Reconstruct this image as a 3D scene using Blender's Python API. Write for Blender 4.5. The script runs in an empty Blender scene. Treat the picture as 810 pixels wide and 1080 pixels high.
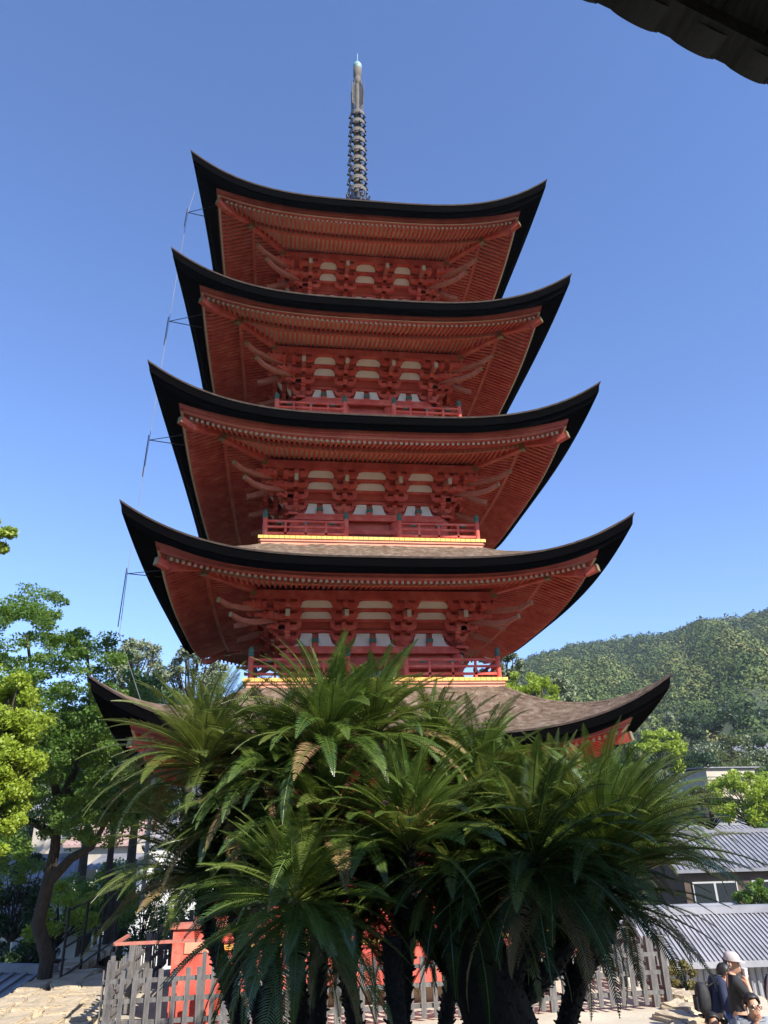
import bpy, bmesh, math, random
import numpy as np
from mathutils import Vector, Matrix
random.seed(7); rng = np.random.default_rng(7)
S = bpy.context.scene; COL = S.collection
PI = math.pi; R = math.radians

# ------------------------------------------------------------------ camera (fitted to the pagoda's corners)
CY, CP, CR = R(7.652), R(23.645), R(-1.707)
CAM = np.array([-1.831, -18.082, 1.5]); FPX = 777.21
def _basis():
    cy, sy, cp, sp, cr, sr = math.cos(CY), math.sin(CY), math.cos(CP), math.sin(CP), math.cos(CR), math.sin(CR)
    f = np.array([sy*cp, cy*cp, sp]); r = np.array([cy, -sy, 0.]); u = np.cross(r, f)
    return r*cr+u*sr, -r*sr+u*cr, f
CRt, CUp, CF = _basis()
def P(px, py, dep): return CAM + (CRt*(px-405)/FPX - CUp*(py-540)/FPX + CF)*dep
def pz(px, py, z):
    d = CRt*(px-405)/FPX - CUp*(py-540)/FPX + CF; return CAM + d*(z-CAM[2])/d[2]
def elev_az(px, py):
    d = CRt*(px-405)/FPX - CUp*(py-540)/FPX + CF
    return math.atan2(d[0], d[1]), math.atan2(d[2], math.hypot(d[0], d[1]))
cd = bpy.data.cameras.new('camera'); cam = bpy.data.objects.new('camera', cd); COL.objects.link(cam)
M = Matrix(((CRt[0], CUp[0], -CF[0], CAM[0]), (CRt[1], CUp[1], -CF[1], CAM[1]), (CRt[2], CUp[2], -CF[2], CAM[2]), (0, 0, 0, 1)))
cam.matrix_world = M
cd.sensor_fit = 'VERTICAL'; cd.sensor_height = 36; cd.sensor_width = 27; cd.lens = FPX/1080*36
cd.clip_start = 0.05; cd.clip_end = 20000
S.camera = cam

# ------------------------------------------------------------------ helpers
class MB:
    """collects polygons, then links them as one mesh object"""
    def __init__(s): s.v = []; s.f = []; s.n = 0; s.mi = []; s.tint = []
    def add(s, v, f, mi=0, tint=None):
        v = np.asarray(v, float).reshape(-1, 3); f = np.asarray(f, int)
        if f.ndim == 1: f = f[None]
        s.v.append(v); s.f.append(f+s.n); s.n += len(v); s.mi.append(np.full(len(f), mi))
        s.tint.append(np.full(len(v), 0.5) if tint is None else np.broadcast_to(tint, (len(v),)))
    BF = [[0, 1, 3, 2], [4, 6, 7, 5], [0, 4, 5, 1], [2, 3, 7, 6], [0, 2, 6, 4], [1, 5, 7, 3]]
    def box(s, c, h, mi=0, Rm=None):
        """centre, full size"""
        k = np.array([[x, y, z] for x in (-.5, .5) for y in (-.5, .5) for z in (-.5, .5)])*np.array(h)
        if Rm is not None: k = k @ np.asarray(Rm).T
        s.add(k+np.array(c), s.BF, mi)
    def bb(s, x0, x1, y0, y1, z0, z1, mi=0): s.box(((x0+x1)/2, (y0+y1)/2, (z0+z1)/2), (abs(x1-x0), abs(y1-y0), abs(z1-z0)), mi)
    def bar(s, p, q, w, h, mi=0, up=(0, 0, 1), w2=None, h2=None):
        p = np.array(p, float); q = np.array(q, float); d = q-p; L = np.linalg.norm(d)
        if L < 1e-9: return
        d /= L; x = np.cross(d, up)
        if np.linalg.norm(x) < 1e-6: x = np.cross(d, (1, 0, 0))
        x /= np.linalg.norm(x); y = np.cross(x, d)
        w2 = w if w2 is None else w2; h2 = h if h2 is None else h2
        v = []
        for (o, ww, hh) in ((p, w, h), (q, w2, h2)):
            for sx, sy in ((-1, -1), (1, -1), (1, 1), (-1, 1)): v.append(o+x*sx*ww/2+y*sy*hh/2)
        s.add(v, [[3, 2, 1, 0], [4, 5, 6, 7], [0, 1, 5, 4], [1, 2, 6, 5], [2, 3, 7, 6], [3, 0, 4, 7]], mi)
    def tube(s, pts, rad, n=8, mi=0, cap=True):
        pts = [np.array(p, float) for p in pts]; m = len(pts)
        rad = [rad]*m if np.isscalar(rad) else list(rad)
        V = []; a = np.linspace(0, 2*PI, n, endpoint=False); prev = None
        for i in range(m):
            t = pts[min(i+1, m-1)]-pts[max(i-1, 0)]; t = t/(np.linalg.norm(t)+1e-12)
            if prev is None: x = np.cross(t, (0, 1, 0) if abs(t[1]) < .9 else (1, 0, 0))
            else: x = prev-t*(prev@t)
            x /= np.linalg.norm(x)+1e-12; prev = x; y = np.cross(t, x)
            V.append(pts[i]+rad[i]*(np.cos(a)[:, None]*x+np.sin(a)[:, None]*y))
        F = [[i*n+j, i*n+(j+1) % n, (i+1)*n+(j+1) % n, (i+1)*n+j] for i in range(m-1) for j in range(n)]
        s.add(np.concatenate(V), F, mi)
        if cap:
            s.add(V[0][::-1], [list(range(n))], mi); s.add(V[-1], [list(range(n))], mi)
    def lathe(s, prof, c=(0, 0, 0), n=16, mi=0):
        a = np.linspace(0, 2*PI, n, endpoint=False)
        V = np.concatenate([np.stack([c[0]+r*np.cos(a), c[1]+r*np.sin(a), np.full(n, c[2]+z)], 1) for r, z in prof])
        m = len(prof)
        F = [[i*n+j, i*n+(j+1) % n, (i+1)*n+(j+1) % n, (i+1)*n+j] for i in range(m-1) for j in range(n)]
        s.add(V, F, mi)
    def prism(s, poly, origin, ex, ey, ez, th, mi=0):
        """polygon (a,b) in plane ex/ey at origin, thickness th centred along ez"""
        poly = np.array(poly, float); o = np.array(origin, float); ex, ey, ez = map(lambda k: np.array(k, float), (ex, ey, ez))
        b = o+poly[:, :1]*ex+poly[:, 1:]*ey; n = len(poly)
        V = np.concatenate([b-ez*th/2, b+ez*th/2])
        s.add(V, [list(range(n))[::-1]], mi); s.f[-1] = s.f[-1]; 
        s.add(V, [[n+i for i in range(n)]], mi)
        s.add(V, [[i, (i+1) % n, n+(i+1) % n, n+i] for i in range(n)], mi)
    def xf(s, fn):
        for i in range(len(s.v)): s.v[i] = fn(s.v[i])
        return s
    def rot4(s):
        v0, f0, m0, t0, n0 = list(s.v), list(s.f), list(s.mi), list(s.tint), s.n
        for k in (1, 2, 3):
            c, q = [(0, 1), (-1, 0), (0, -1)][k-1]; Q = np.array([[c, -q, 0], [q, c, 0], [0, 0, 1]])
            s.v += [v @ Q.T for v in v0]; s.f += [f+n0*k for f in f0]; s.mi += m0; s.tint += t0
        s.n = n0*4; return s
    def turned(s, k):
        c, q = [(1, 0), (0, 1), (-1, 0), (0, -1)][k % 4]; Q = np.array([[c, -q, 0], [q, c, 0], [0, 0, 1]])
        o = MB(); o.v = [v @ Q.T for v in s.v]; o.f = list(s.f); o.mi = list(s.mi); o.tint = list(s.tint); o.n = s.n; return o
    def build(s, name, mats, parent=None, smooth=False, loc=None, tint=False):
        me = bpy.data.meshes.new(name)
        if not isinstance(mats, (list, tuple)): mats = [mats]
        for m in mats: me.materials.append(m)
        if s.v:
            V = np.concatenate(s.v)
            if loc is not None: V = V-np.array(loc)
            nf = sum(len(f) for f in s.f); lens = np.concatenate([np.full(len(f), f.shape[1]) for f in s.f])
            loops = np.concatenate([f.ravel() for f in s.f])
            me.vertices.add(len(V)); me.vertices.foreach_set('co', V.ravel())
            me.loops.add(len(loops)); me.loops.foreach_set('vertex_index', loops.astype(np.int32))
            me.polygons.add(nf); st = np.concatenate([[0], np.cumsum(lens)[:-1]]).astype(np.int32)
            me.polygons.foreach_set('loop_start', st)
            me.polygons.foreach_set('material_index', np.concatenate(s.mi).astype(np.int32))
            me.polygons.foreach_set('use_smooth', np.full(nf, smooth))
            me.update(calc_edges=True); me.validate()
            if tint:
                at = me.attributes.new('tint', 'FLOAT', 'POINT'); at.data.foreach_set('value', np.concatenate(s.tint).astype(np.float32))
        o = bpy.data.objects.new(name, me); COL.objects.link(o)
        if loc is not None: o.location = loc
        if parent is not None: o.parent = parent
        return o
def empty(name, loc=(0, 0, 0), rz=0):
    o = bpy.data.objects.new(name, None); COL.objects.link(o); o.location = loc; o.rotation_euler = (0, 0, rz); o.empty_display_size = .2; return o
def tag(o, label=None, cat=None, group=None, kind=None):
    if label: o['label'] = label
    if cat: o['category'] = cat
    if group: o['group'] = group
    if kind: o['kind'] = kind
    return o
def dup(o, parent=None, loc=None, rz=None):
    c = o.copy(); COL.objects.link(c)
    if parent is not None: c.parent = parent
    if loc is not None: c.location = loc
    if rz is not None: c.rotation_euler = (0, 0, rz)
    return c
def dup_tree(o, loc=None, rz=None, label=None):
    c = dup(o, None, loc, rz)
    if label: c['label'] = label
    for ch in o.children:
        k = dup(ch, c)
        for g in ch.children: dup(g, k)
    return c
def L4(c): return (c[0], c[1], c[2], 1) if len(c) == 3 else c
def mat(name, c1, c2=None, scale=5, rough=.7, bump=0, bscale=None, metal=0, stretch=(1, 1, 1), spec=.5, detail=5, trans=None, coat=0, c3=None, tintmix=None):
    m = bpy.data.materials.new(name); m.use_nodes = True; nt = m.node_tree; N = nt.nodes; Lk = nt.links
    b = N['Principled BSDF']; b.inputs['Roughness'].default_value = rough; b.inputs['Metallic'].default_value = metal
    b.inputs['Specular IOR Level'].default_value = spec
    if coat: b.inputs['Coat Weight'].default_value = coat; b.inputs['Coat Roughness'].default_value = .25
    tc = N.new('ShaderNodeTexCoord'); mp = N.new('ShaderNodeMapping'); mp.inputs['Scale'].default_value = stretch
    Lk.new(tc.outputs['Object'], mp.inputs['Vector'])
    col = None
    if c2 is not None:
        n = N.new('ShaderNodeTexNoise'); n.inputs['Scale'].default_value = scale; n.inputs['Detail'].default_value = detail; n.inputs['Roughness'].default_value = .65
        Lk.new(mp.outputs['Vector'], n.inputs['Vector'])
        cr = N.new('ShaderNodeValToRGB'); cr.color_ramp.elements[0].position = .32; cr.color_ramp.elements[1].position = .68
        cr.color_ramp.elements[0].color = L4(c1); cr.color_ramp.elements[1].color = L4(c2)
        if c3 is not None:
            e = cr.color_ramp.elements.new(.5); e.color = L4(c3)
        Lk.new(n.outputs['Fac'], cr.inputs['Fac']); col = cr.outputs['Color']
        if tintmix is not None:
            at = N.new('ShaderNodeAttribute'); at.attribute_name = 'tint'
            r2 = N.new('ShaderNodeValToRGB')
            els = r2.color_ramp.elements; els[0].color = L4(tintmix[0]); els[0].position = 0; els[1].color = L4(tintmix[-1]); els[1].position = 1
            for i in range(1, len(tintmix)-1):
                e = els.new(i/(len(tintmix)-1)); e.color = L4(tintmix[i])
            Lk.new(at.outputs['Fac'], r2.inputs['Fac'])
            mx = N.new('ShaderNodeMix'); mx.data_type = 'RGBA'; mx.inputs[0].default_value = .75
            Lk.new(col, mx.inputs[6]); Lk.new(r2.outputs['Color'], mx.inputs[7]); col = mx.outputs[2]
        Lk.new(col, b.inputs['Base Color'])
    else: b.inputs['Base Color'].default_value = L4(c1)
    if bump:
        n2 = N.new('ShaderNodeTexNoise'); n2.inputs['Scale'].default_value = bscale or scale*4; n2.inputs['Detail'].default_value = 6
        Lk.new(mp.outputs['Vector'], n2.inputs['Vector'])
        bp = N.new('ShaderNodeBump'); bp.inputs['Strength'].default_value = 1; bp.inputs['Distance'].default_value = bump
        Lk.new(n2.outputs['Fac'], bp.inputs['Height']); Lk.new(bp.outputs['Normal'], b.inputs['Normal'])
    if trans:
        t = N.new('ShaderNodeBsdfTranslucent'); ms = N.new('ShaderNodeMixShader'); ms.inputs[0].default_value = trans[1]
        t.inputs['Color'].default_value = L4(trans[0])
        Lk.new(b.outputs[0], ms.inputs[1]); Lk.new(t.outputs[0], ms.inputs[2]); Lk.new(ms.outputs[0], N['Material Output'].inputs['Surface'])
    return m
def lin(r, g, b):
    f = lambda c: (c/255/12.92 if c/255 < .04045 else ((c/255+.055)/1.055)**2.4)
    return (f(r), f(g), f(b))

# ------------------------------------------------------------------ materials
RED = mat('vermilion_timber', (.48, .070, .048), (.72, .20, .13), 3.2, .65, .004, 30, c3=(.63, .105, .070), detail=9, spec=.3)
REDB = mat('vermilion_board', (.48, .068, .046), (.70, .155, .10), 1.8, .65, .004, 18, stretch=(1, 1, 1))
PINK = mat('faded_vermilion_end', (.50, .20, .14), (.42, .12, .08), 9, .7, .003)
CREAM = mat('aged_plaster', (.74, .68, .58), (.86, .82, .75), 2.5, .85, .003)
SOFB = mat('pale_soffit_board', (.76, .66, .50), (.86, .77, .62), 3, .8, .003, stretch=(1, 1, 1))
BEIGE = mat('weathered_ochre_end', (.50, .40, .24), (.40, .27, .16), 14, .75)
SALM = mat('sun_faded_salmon_board', (.66, .24, .14), (.80, .36, .22), 2, .7)
YEL = mat('yellow_painted_plank_ends', (.74, .40, .07), (.84, .52, .13), 8, .6)
GRN = mat('verdigris_bronze', (.035, .11, .075), (.07, .16, .11), 12, .55, .004)
GILT = mat('tarnished_gilt', (.38, .26, .10), (.24, .20, .10), 12, .45, metal=.5)
EDGE = mat('dark_bark_edge', (.0014, .0014, .0018), (.0035, .003, .0032), 4, .95, .012, 30, stretch=(1, 1, 14), spec=.03)
THATCH = mat('cypress_bark_thatch', (.085, .052, .032), (.27, .21, .16), 7, .95, .03, 34, c3=(.155, .108, .075), detail=14, spec=.2)
THLIP = mat('thatch_lip', (.035, .022, .016), (.09, .062, .048), 9, .95, .01, 40)
IRON = mat('dark_iron', (.02, .02, .025), (.045, .04, .04), 8, .5, metal=.6)
BRONZE = mat('pale_weathered_bronze', (.12, .105, .09), (.20, .178, .15), 6, .85, metal=0, spec=.2)
BLUEB = mat('blue_black_bronze', (.02, .03, .06), (.05, .06, .10), 9, .5, metal=.4)
TEAL = mat('pale_verdigris', (.20, .34, .32), (.30, .44, .41), 9, .5)
GWOOD = mat('grey_weathered_wood', (.085, .08, .074), (.20, .19, .18), 3, .85, .006, 20, stretch=(6, 6, 1), c3=(.14, .13, .122))
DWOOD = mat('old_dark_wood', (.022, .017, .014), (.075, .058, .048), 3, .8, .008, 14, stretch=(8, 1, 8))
HALLT = mat('dark_roof_tile', (.022, .017, .015), (.055, .042, .036), 6, .6, .004)
BARK = mat('tree_bark', (.030, .024, .018), (.075, .058, .042), 4, .9, .03, 12, stretch=(3, 3, 1))
CTRUNK = mat('cycad_trunk', (.006, .005, .004), (.022, .016, .011), 9, .9, .03, 30)
def leafmat(name, a, b, t, k=.35, rough=.4, sc=1.5, tint=None, spec=.5):
    return mat(name, a, b, sc, rough, trans=(t, k), tintmix=tint, spec=spec)
CYC = leafmat('cycad_leaf', (.045, .095, .018), (.125, .185, .030), (.19, .28, .035), .18, .28, 2, spec=.65)
CYSHADE = leafmat('cycad_leaf_shade_darkened', (.016, .030, .007), (.045, .068, .012), (.08, .12, .02), .10, .5, 2, spec=.12)  # cycad leaf with the shade of the low crowns put into its colour
CYCY = leafmat('cycad_leaf_olive', (.085, .125, .022), (.17, .20, .040), (.26, .30, .05), .25, .40, 2)
CYCD = mat('dry_cycad_frond', (.20, .12, .045), (.32, .21, .09), 4, .8)
CONE = mat('woolly_cycad_heart', (.42, .22, .08), (.58, .36, .15), 18, .9, .01)
LBRI = leafmat('bright_leaf', (.22, .32, .025), (.36, .44, .05), (.42, .52, .06), .4, .5, .8)
LMAP = leafmat('maple_leaf', (.065, .135, .022), (.15, .24, .04), (.24, .38, .05), .4, .5, .8)
LMID = leafmat('mid_leaf', (.035, .085, .020), (.07, .13, .032), (.12, .22, .04), .3, .5, .5)
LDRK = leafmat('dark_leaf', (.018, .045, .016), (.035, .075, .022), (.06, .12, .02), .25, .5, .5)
LPIN = leafmat('pine_needles', (.17, .21, .11), (.27, .30, .17), (.10, .14, .05), .2, .6, .5)
LOLV = leafmat('olive_leaf', (.08, .11, .028), (.14, .16, .05), (.2, .24, .06), .3, .6, .5)
LYEL = leafmat('yellowish_shrub_leaf', (.16, .15, .045), (.26, .21, .07), (.28, .24, .08), .3, .6, .8)
FORM = mat('hill_forest', (.022, .050, .018), (.055, .090, .028), .02, .8, tintmix=[(.026, .056, .020), (.058, .095, .028), (.105, .145, .036), (.17, .195, .050), (.30, .28, .10)], spec=.2)
STONE = mat('pale_granite', (.38, .31, .20), (.56, .47, .33), 1.6, .9, .02, 10, c3=(.47, .38, .26))
GRAVEL = mat('sandy_ground', (.46, .40, .30), (.62, .55, .42), .9, .95, .01, 30)
EARTH = mat('undergrowth_ground', (.025, .045, .018), (.07, .085, .035), .25, .95, .05, 2)
WHITEW = mat('white_render_wall', (.60, .59, .56), (.74, .73, .70), 1.2, .85, .003)
BEIGEW = mat('beige_wall', (.42, .36, .28), (.52, .45, .36), 1.2, .85, .003)
BROWNW = mat('brown_timber_wall', (.07, .045, .032), (.13, .085, .06), 2, .8, .005, stretch=(6, 6, 1))
GREYR = mat('grey_tile_roof', (.16, .16, .175), (.27, .27, .285), 2, .6, .006, 14)
BLUER = mat('blue_grey_metal_roof', (.24, .24, .255), (.36, .36, .38), 1.5, .45, .003)
BROWNR = mat('brown_tile_roof', (.11, .06, .045), (.18, .10, .08), 2, .7, .006, 14)
PINKR = mat('dusty_pink_roof', (.34, .22, .19), (.44, .30, .26), 2, .7, .004, 14)
GLASS = mat('window_glass', (.02, .025, .03), None, rough=.08, spec=.8)
FRAME = mat('pale_window_frame', (.45, .44, .42), None, rough=.5)

# ------------------------------------------------------------------ pagoda
PG = empty('five_storied_pagoda', (0, 0, -1.07)); PG['label'] = 'tall vermilion five-storied wooden pagoda with black-edged bark roofs and bronze spire'; PG['category'] = 'pagoda'
def pbuild(mb, name, m, parent=None, smooth=False, o=(0, 0, -1.07)):
    """parts are built in world coordinates; every parent frame is the pagoda's base"""
    mb.xf(lambda v: v-np.array(o)); return mb.build(name, m, parent or PG, smooth)
HM = [3.10, 6.46, 9.74, 12.99, 16.24]; WE = [5.18, 5.07, 4.91, 4.735, 4.57]; LIFT = [1.0, .93, .91, .87, .90]
HS = [2.97, 6.32, 9.54, 12.86, 16.10]; FLARE = .32
FL = [4.50, 7.71, 10.98, 14.20, 18.75]
CW = [2.03, 1.90, 1.78, 1.66, 1.53]; BH = [2.72, 2.55, 2.39, 2.24, .45]
PW = 3.6
T = np.unique(np.concatenate([np.linspace(-1, 1, 41), np.linspace(-1, -.8, 9), np.linspace(.8, 1, 9)]))
def strip(mb, A, B, mi=0):
    n = len(A); V = np.concatenate([A, B]); i = np.arange(n-1)
    mb.add(V, np.stack([i, i+1, n+i+1, n+i], 1), mi)
def boat(mb, u, d, z, w=.62, h=.11, th=.10, k=0):
    p = [(-w/2, 0), (w/2, 0), (w/2, -h*.4), (w*.42, -h*.75), (w*.3, -h), (-w*.3, -h), (-w*.42, -h*.75), (-w/2, -h*.4)]
    mb.prism(p[::-1], (u, -d, z), (1, 0, 0), (0, 0, 1), (0, 1, 0), th)
def roof(i):
    h, w, c = HM[i], WE[i], LIFT[i]; a = w-.64; floor = FL[i]; wi = BH[i]-.02; zi = floor-.17
    at = abs(T)
    ze = h+c*at**PW
    # thatch top (front side, then turned)
    mb = MB(); rows = []
    for s in np.linspace(0, 1, 15):
        W = w+(wi-w)*s; Wf = W-FLARE*(1-s)*(1-at**3.2); prof = .50*s+.50*s*s
        z = h+(zi-h)*prof+c*at**PW*(1-s)**2.2
        z = z + .035*(rng.random(len(T))-.5)*(s > 0)*(at < .999)
        rows.append(np.stack([W*T, -Wf, z], 1))
    for A, B in zip(rows[:-1], rows[1:]): strip(mb, A, B)
    mb.rot4(); rf = pbuild(mb, 'roof', THATCH, smooth=True)
    # edge: pale lip, then two stepped dark layers and the dark underside
    eb = MB()
    def ring(W, z): return np.stack([W*T, np.full(len(T), -W), z], 1)
    def oring(W, z, k=1.): return np.stack([W*T, -(W-FLARE*k*(1-at**3.2)), z], 1)
    e0 = oring(w, ze); e1 = oring(w-.010, ze-.035-.01*at**4); e2 = oring(w-.03, ze-.045-.01*at**4); e3 = oring(w-.06, ze-.19-.06*at**3)
    e4 = oring(w-.13, ze-.20-.06*at**3); e5 = oring(w-.19, ze-.30-.12*at**3); h = HS[i]; zf = h-.05+.50*at**3
    e6 = ring(a+.03, zf+.02); 
    strip(eb, e1, e0, 1); strip(eb, e2, e1, 0); strip(eb, e3, e2, 0); strip(eb, e4, e3, 0); strip(eb, e5, e4, 0); strip(eb, e6, e5, 0)
    eb.rot4(); pbuild(eb, 'eave_edge', [EDGE, THLIP], rf, smooth=False, o=(0, 0, 0) if False else (0, 0, -1.07))
    # fascia boards
    fb = MB()
    f0 = ring(a+.03, zf+.03); f1 = ring(a, zf-.075); f2 = ring(a-.05, zf-.08); f3 = ring(a-.07, zf-.165); f4 = ring(a-.16, zf-.165)
    for A, B in ((f1, f0), (f2, f1), (f3, f2), (f4, f3)): strip(fb, A, B)
    # inner step board between the two rafter layers
    di = a-.86
    k = di/a; lf2 = .28
    g0 = np.stack([di*T, np.full(len(T), -di), h-.02+lf2*at**3+.03], 1); g1 = g0+np.array([0, 0, -.10]); g2 = g1+np.array([0, .05, 0]); g0b = g0+np.array([0, -.03, 0]); g1b = g1+np.array([0, -.03, 0])
    strip(fb, g1b, g0b); strip(fb, g2, g1b)
    fb.rot4(); pbuild(fb, 'fascia_board', REDB, rf)
    # soffit boards
    dp = CW[i]+.75; sb = MB(); dw = CW[i]-.02
    s0 = ring(a-.02, zf-.148); s1 = np.stack([di*T, np.full(len(T), -di), h+.068+lf2*at**3], 1)
    s2 = np.stack([dp*T, np.full(len(T), -dp), h+.182+.04*at**3], 1); s3 = np.stack([dw*T, np.full(len(T), -dw), np.full(len(T), h+.402)], 1)
    s1b = np.stack([di*T, np.full(len(T), -di), h-.038+lf2*at**3], 1)
    for A, B in ((s1, s0), (s2, s1b), (s3, s2)): strip(sb, A, B)
    sb.rot4(); pbuild(sb, 'soffit_board', SOFB, rf)
    # rafters: flying layer and base layer, each parallel to its side
    rb = MB(); sp = .115; n = int(a/sp)
    for j in range(-n, n+1):
        u = j*sp
        if abs(u) > a-.12: continue
        lo = abs(u)/a; d1 = a-.09; d0 = max(di-.05, abs(u)+.06)
        zo = h-.05-.205+.50*lo**3; zin = h+.035+lf2*min(1, abs(u)/di)**3
        if d0 < d1-.03:
            f = (d1-d0)/(d1-di); rb.bar((u, -d1, zo), (u, -d0, zo+(zin-zo)*f), .050, .055)
            rb.bar((u, -d1-.004, zo), (u, -d1-.0, zo), .056, .070, 1)
        if abs(u) < di-.05:
            lo2 = abs(u)/di; z1 = h-.07+lf2*lo2**3; z2 = h+.15+.04*min(1, abs(u)/dp)**3; z3 = h+.37
            e1 = di+.03; e0 = max(dp, abs(u)+.06)
            if e0 < e1-.03:
                f = (e1-e0)/(e1-dp); rb.bar((u, -e1, z1), (u, -e0, z1+(z2-z1)*f), .050, .055)
                rb.bar((u, -e1-.004, z1), (u, -e1, z1), .056, .070, 1)
            if abs(u) < dp-.02: rb.bar((u, -dp, z2), (u, -max(dw, abs(u)), z2+(z3-z2)*min(1, (dp-max(dw, abs(u)))/(dp-dw))), .050, .055)
    rb.rot4(); tag(pbuild(rb, 'rafter_layer', [RED, BEIGE], rf), kind='stuff')
    # hip rafters
    for k4 in range(4):
        hb = MB(); zc = h-.05+.50
        pa = np.array((dp, -dp, h+.12)); pb = np.array((di+.05, -di-.05, h-.10+lf2)); pc = np.array((a-.22, -a+.22, zc-.42)); pd = np.array((a-.03, -a+.03, zc-.36))
        pin = np.array((dw, -dw, h+.35))
        hb.bar(pin, pa, .13, .17); hb.bar(pa, pb, .13, .17); hb.bar(pb+np.array((-.1, .1, .1)), pc, .12, .15); hb.bar(pc, pd, .12, .15)
        hb.bar(pd, pd+np.array((.012, -.012, .003)), .13, .16, 1)
        hb.bar(pb-np.array((.06, -.06, .0)), pb+np.array((.03, -.03, 0)), .145, .19, 1)
        pbuild(hb.turned(k4), 'hip_rafter', [RED, GILT], rf)
    return rf
cols_rel = (-1, -.35, .35, 1)
def brackets(i):
    h = HS[i]; zp = h-.12; cw = CW[i]
    zk = [zp-.54, zp-.36, zp-.18, zp]
    bm_ = MB()
    # purlin ring + continuous beams at every step
    for k in range(4):
        d = cw+.25*k; th = .11
        hh = .20 if k == 3 else .06
        bm_.bb(-(d+.05), d+.05-.101*(1), -(d+th/2), -(d-th/2), zk[k], zk[k]+hh)
    bm_.rot4(); par = pbuild(bm_, 'bracket_beam', RED)
    cl = MB()   # cluster proto at u=0, side 0
    def cluster(u, kmin=0, solo=False):
        c = MB()
        for k in range(kmin, 4):
            d = cw+.25*k; z = zk[k]
            boat(c, u, d, z-.075, .58 if k else .50, .12)
            for du in (-.25, 0, .25):
                c.box((u+du, -d, z-.038), (.105, .125, .074)); 
            if k:
                p = [(0, 0), (d-cw+.16, 0), (d-cw+.16, -.05), (d-cw+.09, -.11), (0, -.11)]
                c.prism(p, (u, -cw, z-.085), (0, -1, 0), (0, 0, 1), (1, 0, 0), .10)
                c.box((u, -d, z-.12), (.12, .14, .05))
        if kmin == 0:
            c.lathe([(.0, 0), (.11, 0), (.16, .06), (.16, .13), (0, .13)], (u, -cw, zk[0]-.30), 4)
        return c
    for s4 in range(4):
        for r_ in cols_rel:
            u = r_*cw*(1 if abs(r_) == 1 else 1)
            pbuild(cluster(u).turned(s4), 'bracket_cluster', RED, par)
        # tail rafters
        for r_ in cols_rel:
            u = r_*cw; t = MB()
            a0 = np.array((u, -(cw-.1), zp+.10)); a1 = np.array((u, -(cw+.72), zp-.26)); a2 = np.array((u, -(cw+1.0), zp-.37)); a3 = np.array((u, -(cw+1.16), zp-.40))
            t.bar(a0, a1, .10, .13); t.bar(a1, a2, .10, .13, w2=.095, h2=.12); t.bar(a2, a3, .095, .12, w2=.085, h2=.10)
            t.bar(a3, a3+np.array((0, -.01, -.001)), .088, .15, 1)
            t.box((u, -(cw+.75), zp-.165), (.12, .13, .06))
            pbuild(t.turned(s4), 'tail_rafter', [PINK, BEIGE], par)
        # corner: extra posts between crossing beams, diagonal arms and two long noses
        for sg in (-1, 1):
            for q in (1, 2, 3):
                u = sg*(cw+.25*q); cm = MB()
                for k in range(q, 4):
                    z = zk[k]; d = cw+.25*k
                    cm.box((u, -d+.06, z-.1), (.10, .26, .17)); cm.box((u, -d, z-.03), (.14, .14, .055))
                pbuild(cm.turned(s4), 'corner_block', RED, par)
        dg = MB()
        for k in (1, 2, 3):
            d = cw+.25*k; z = zk[k]-.085
            dg.bar((cw-.1, -cw+.1, z-.055), (d+.16, -d-.16, z-.055), .12, .11, w2=.11, h2=.07)
            dg.lathe([(.0, -.04), (.08, -.04), (.12, .02), (.12, .07), (0, .07)], (d, -d, zk[k]-.10), 4)
        pbuild(dg.turned(s4), 'diagonal_arm', RED, par)
        for (reach, z1, dz) in ((1.40, zp-.26, .10), (1.16, zp-.50, .09)):
            t = MB(); a0 = np.array((cw, -cw, z1+.30)); a1 = np.array((cw+reach-.45, -cw-reach+.45, z1)); a2 = np.array((cw+reach-.2, -cw-reach+.2, z1-.02)); a3 = np.array((cw+reach, -cw-reach, z1+.05))
            t.bar(a0, a1, .12, .15, w2=.10, h2=.11); t.bar(a1, a2, .10, .11, w2=.095, h2=.09); t.bar(a2, a3, .095, .09, w2=.085, h2=.065); t.bar(a3, a3+np.array((.007, -.007, 0)), .105, .095, 1)
            pbuild(t.turned(s4), 'corner_tail_rafter', [PINK, GILT], par)
        # hanging corner post below the hip (gilt-headed)
        t = MB(); d = cw+.75; t.bar((d, -d, zp-.22), (d, -d, zp+.06), .13, .13, up=(1, 0, 0)); t.bar((d, -d, zp+.06), (d, -d, zp+.26), .14, .14, 1, up=(1, 0, 0))
        pbuild(t.turned(s4), 'corner_strut', [RED, GILT], par)
        # plaster infill between the beams
        for (x0, x1) in ((-cw, -.35*cw), (-.35*cw, .35*cw), (.35*cw, cw)):
            for k, m in ((1, .20), (2, .20)):
                d = cw+.25*k+.03; t = MB(); z0 = zk[k]+.05; d1 = cw+.25*(k+1)-.07; z1 = zk[k+1]+.03
                e = .27; xa, xb = x0+e, x1-e; SL = math.hypot(d1-d, z1-z0); ey_ = np.array((0, -(d1-d)/SL, (z1-z0)/SL)); ez_ = np.array((0, (z1-z0)/SL, (d1-d)/SL))
                pts = [(xa, 0), (xb, 0)]
                for q in np.linspace(0, 1, 13): pts.append((xb+.05*(1-q)*0-(xb-xa)*q, SL*(.45+.55*max(0, math.sin(q*PI))**.4)))
                t.prism(pts, (0, -d, z0), (1, 0, 0), ey_, ez_, .012); pbuild(t.turned(s4), 'plaster_panel', CREAM, par)
                continue
                t.prism(pts, (0, -d, 0), (1, 0, 0), (0, 0, 1), (0, 1, 0), .01); pbuild(t.turned(s4), 'plaster_panel', CREAM, par)
    # boards closing the spaces
    w = MB()
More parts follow.
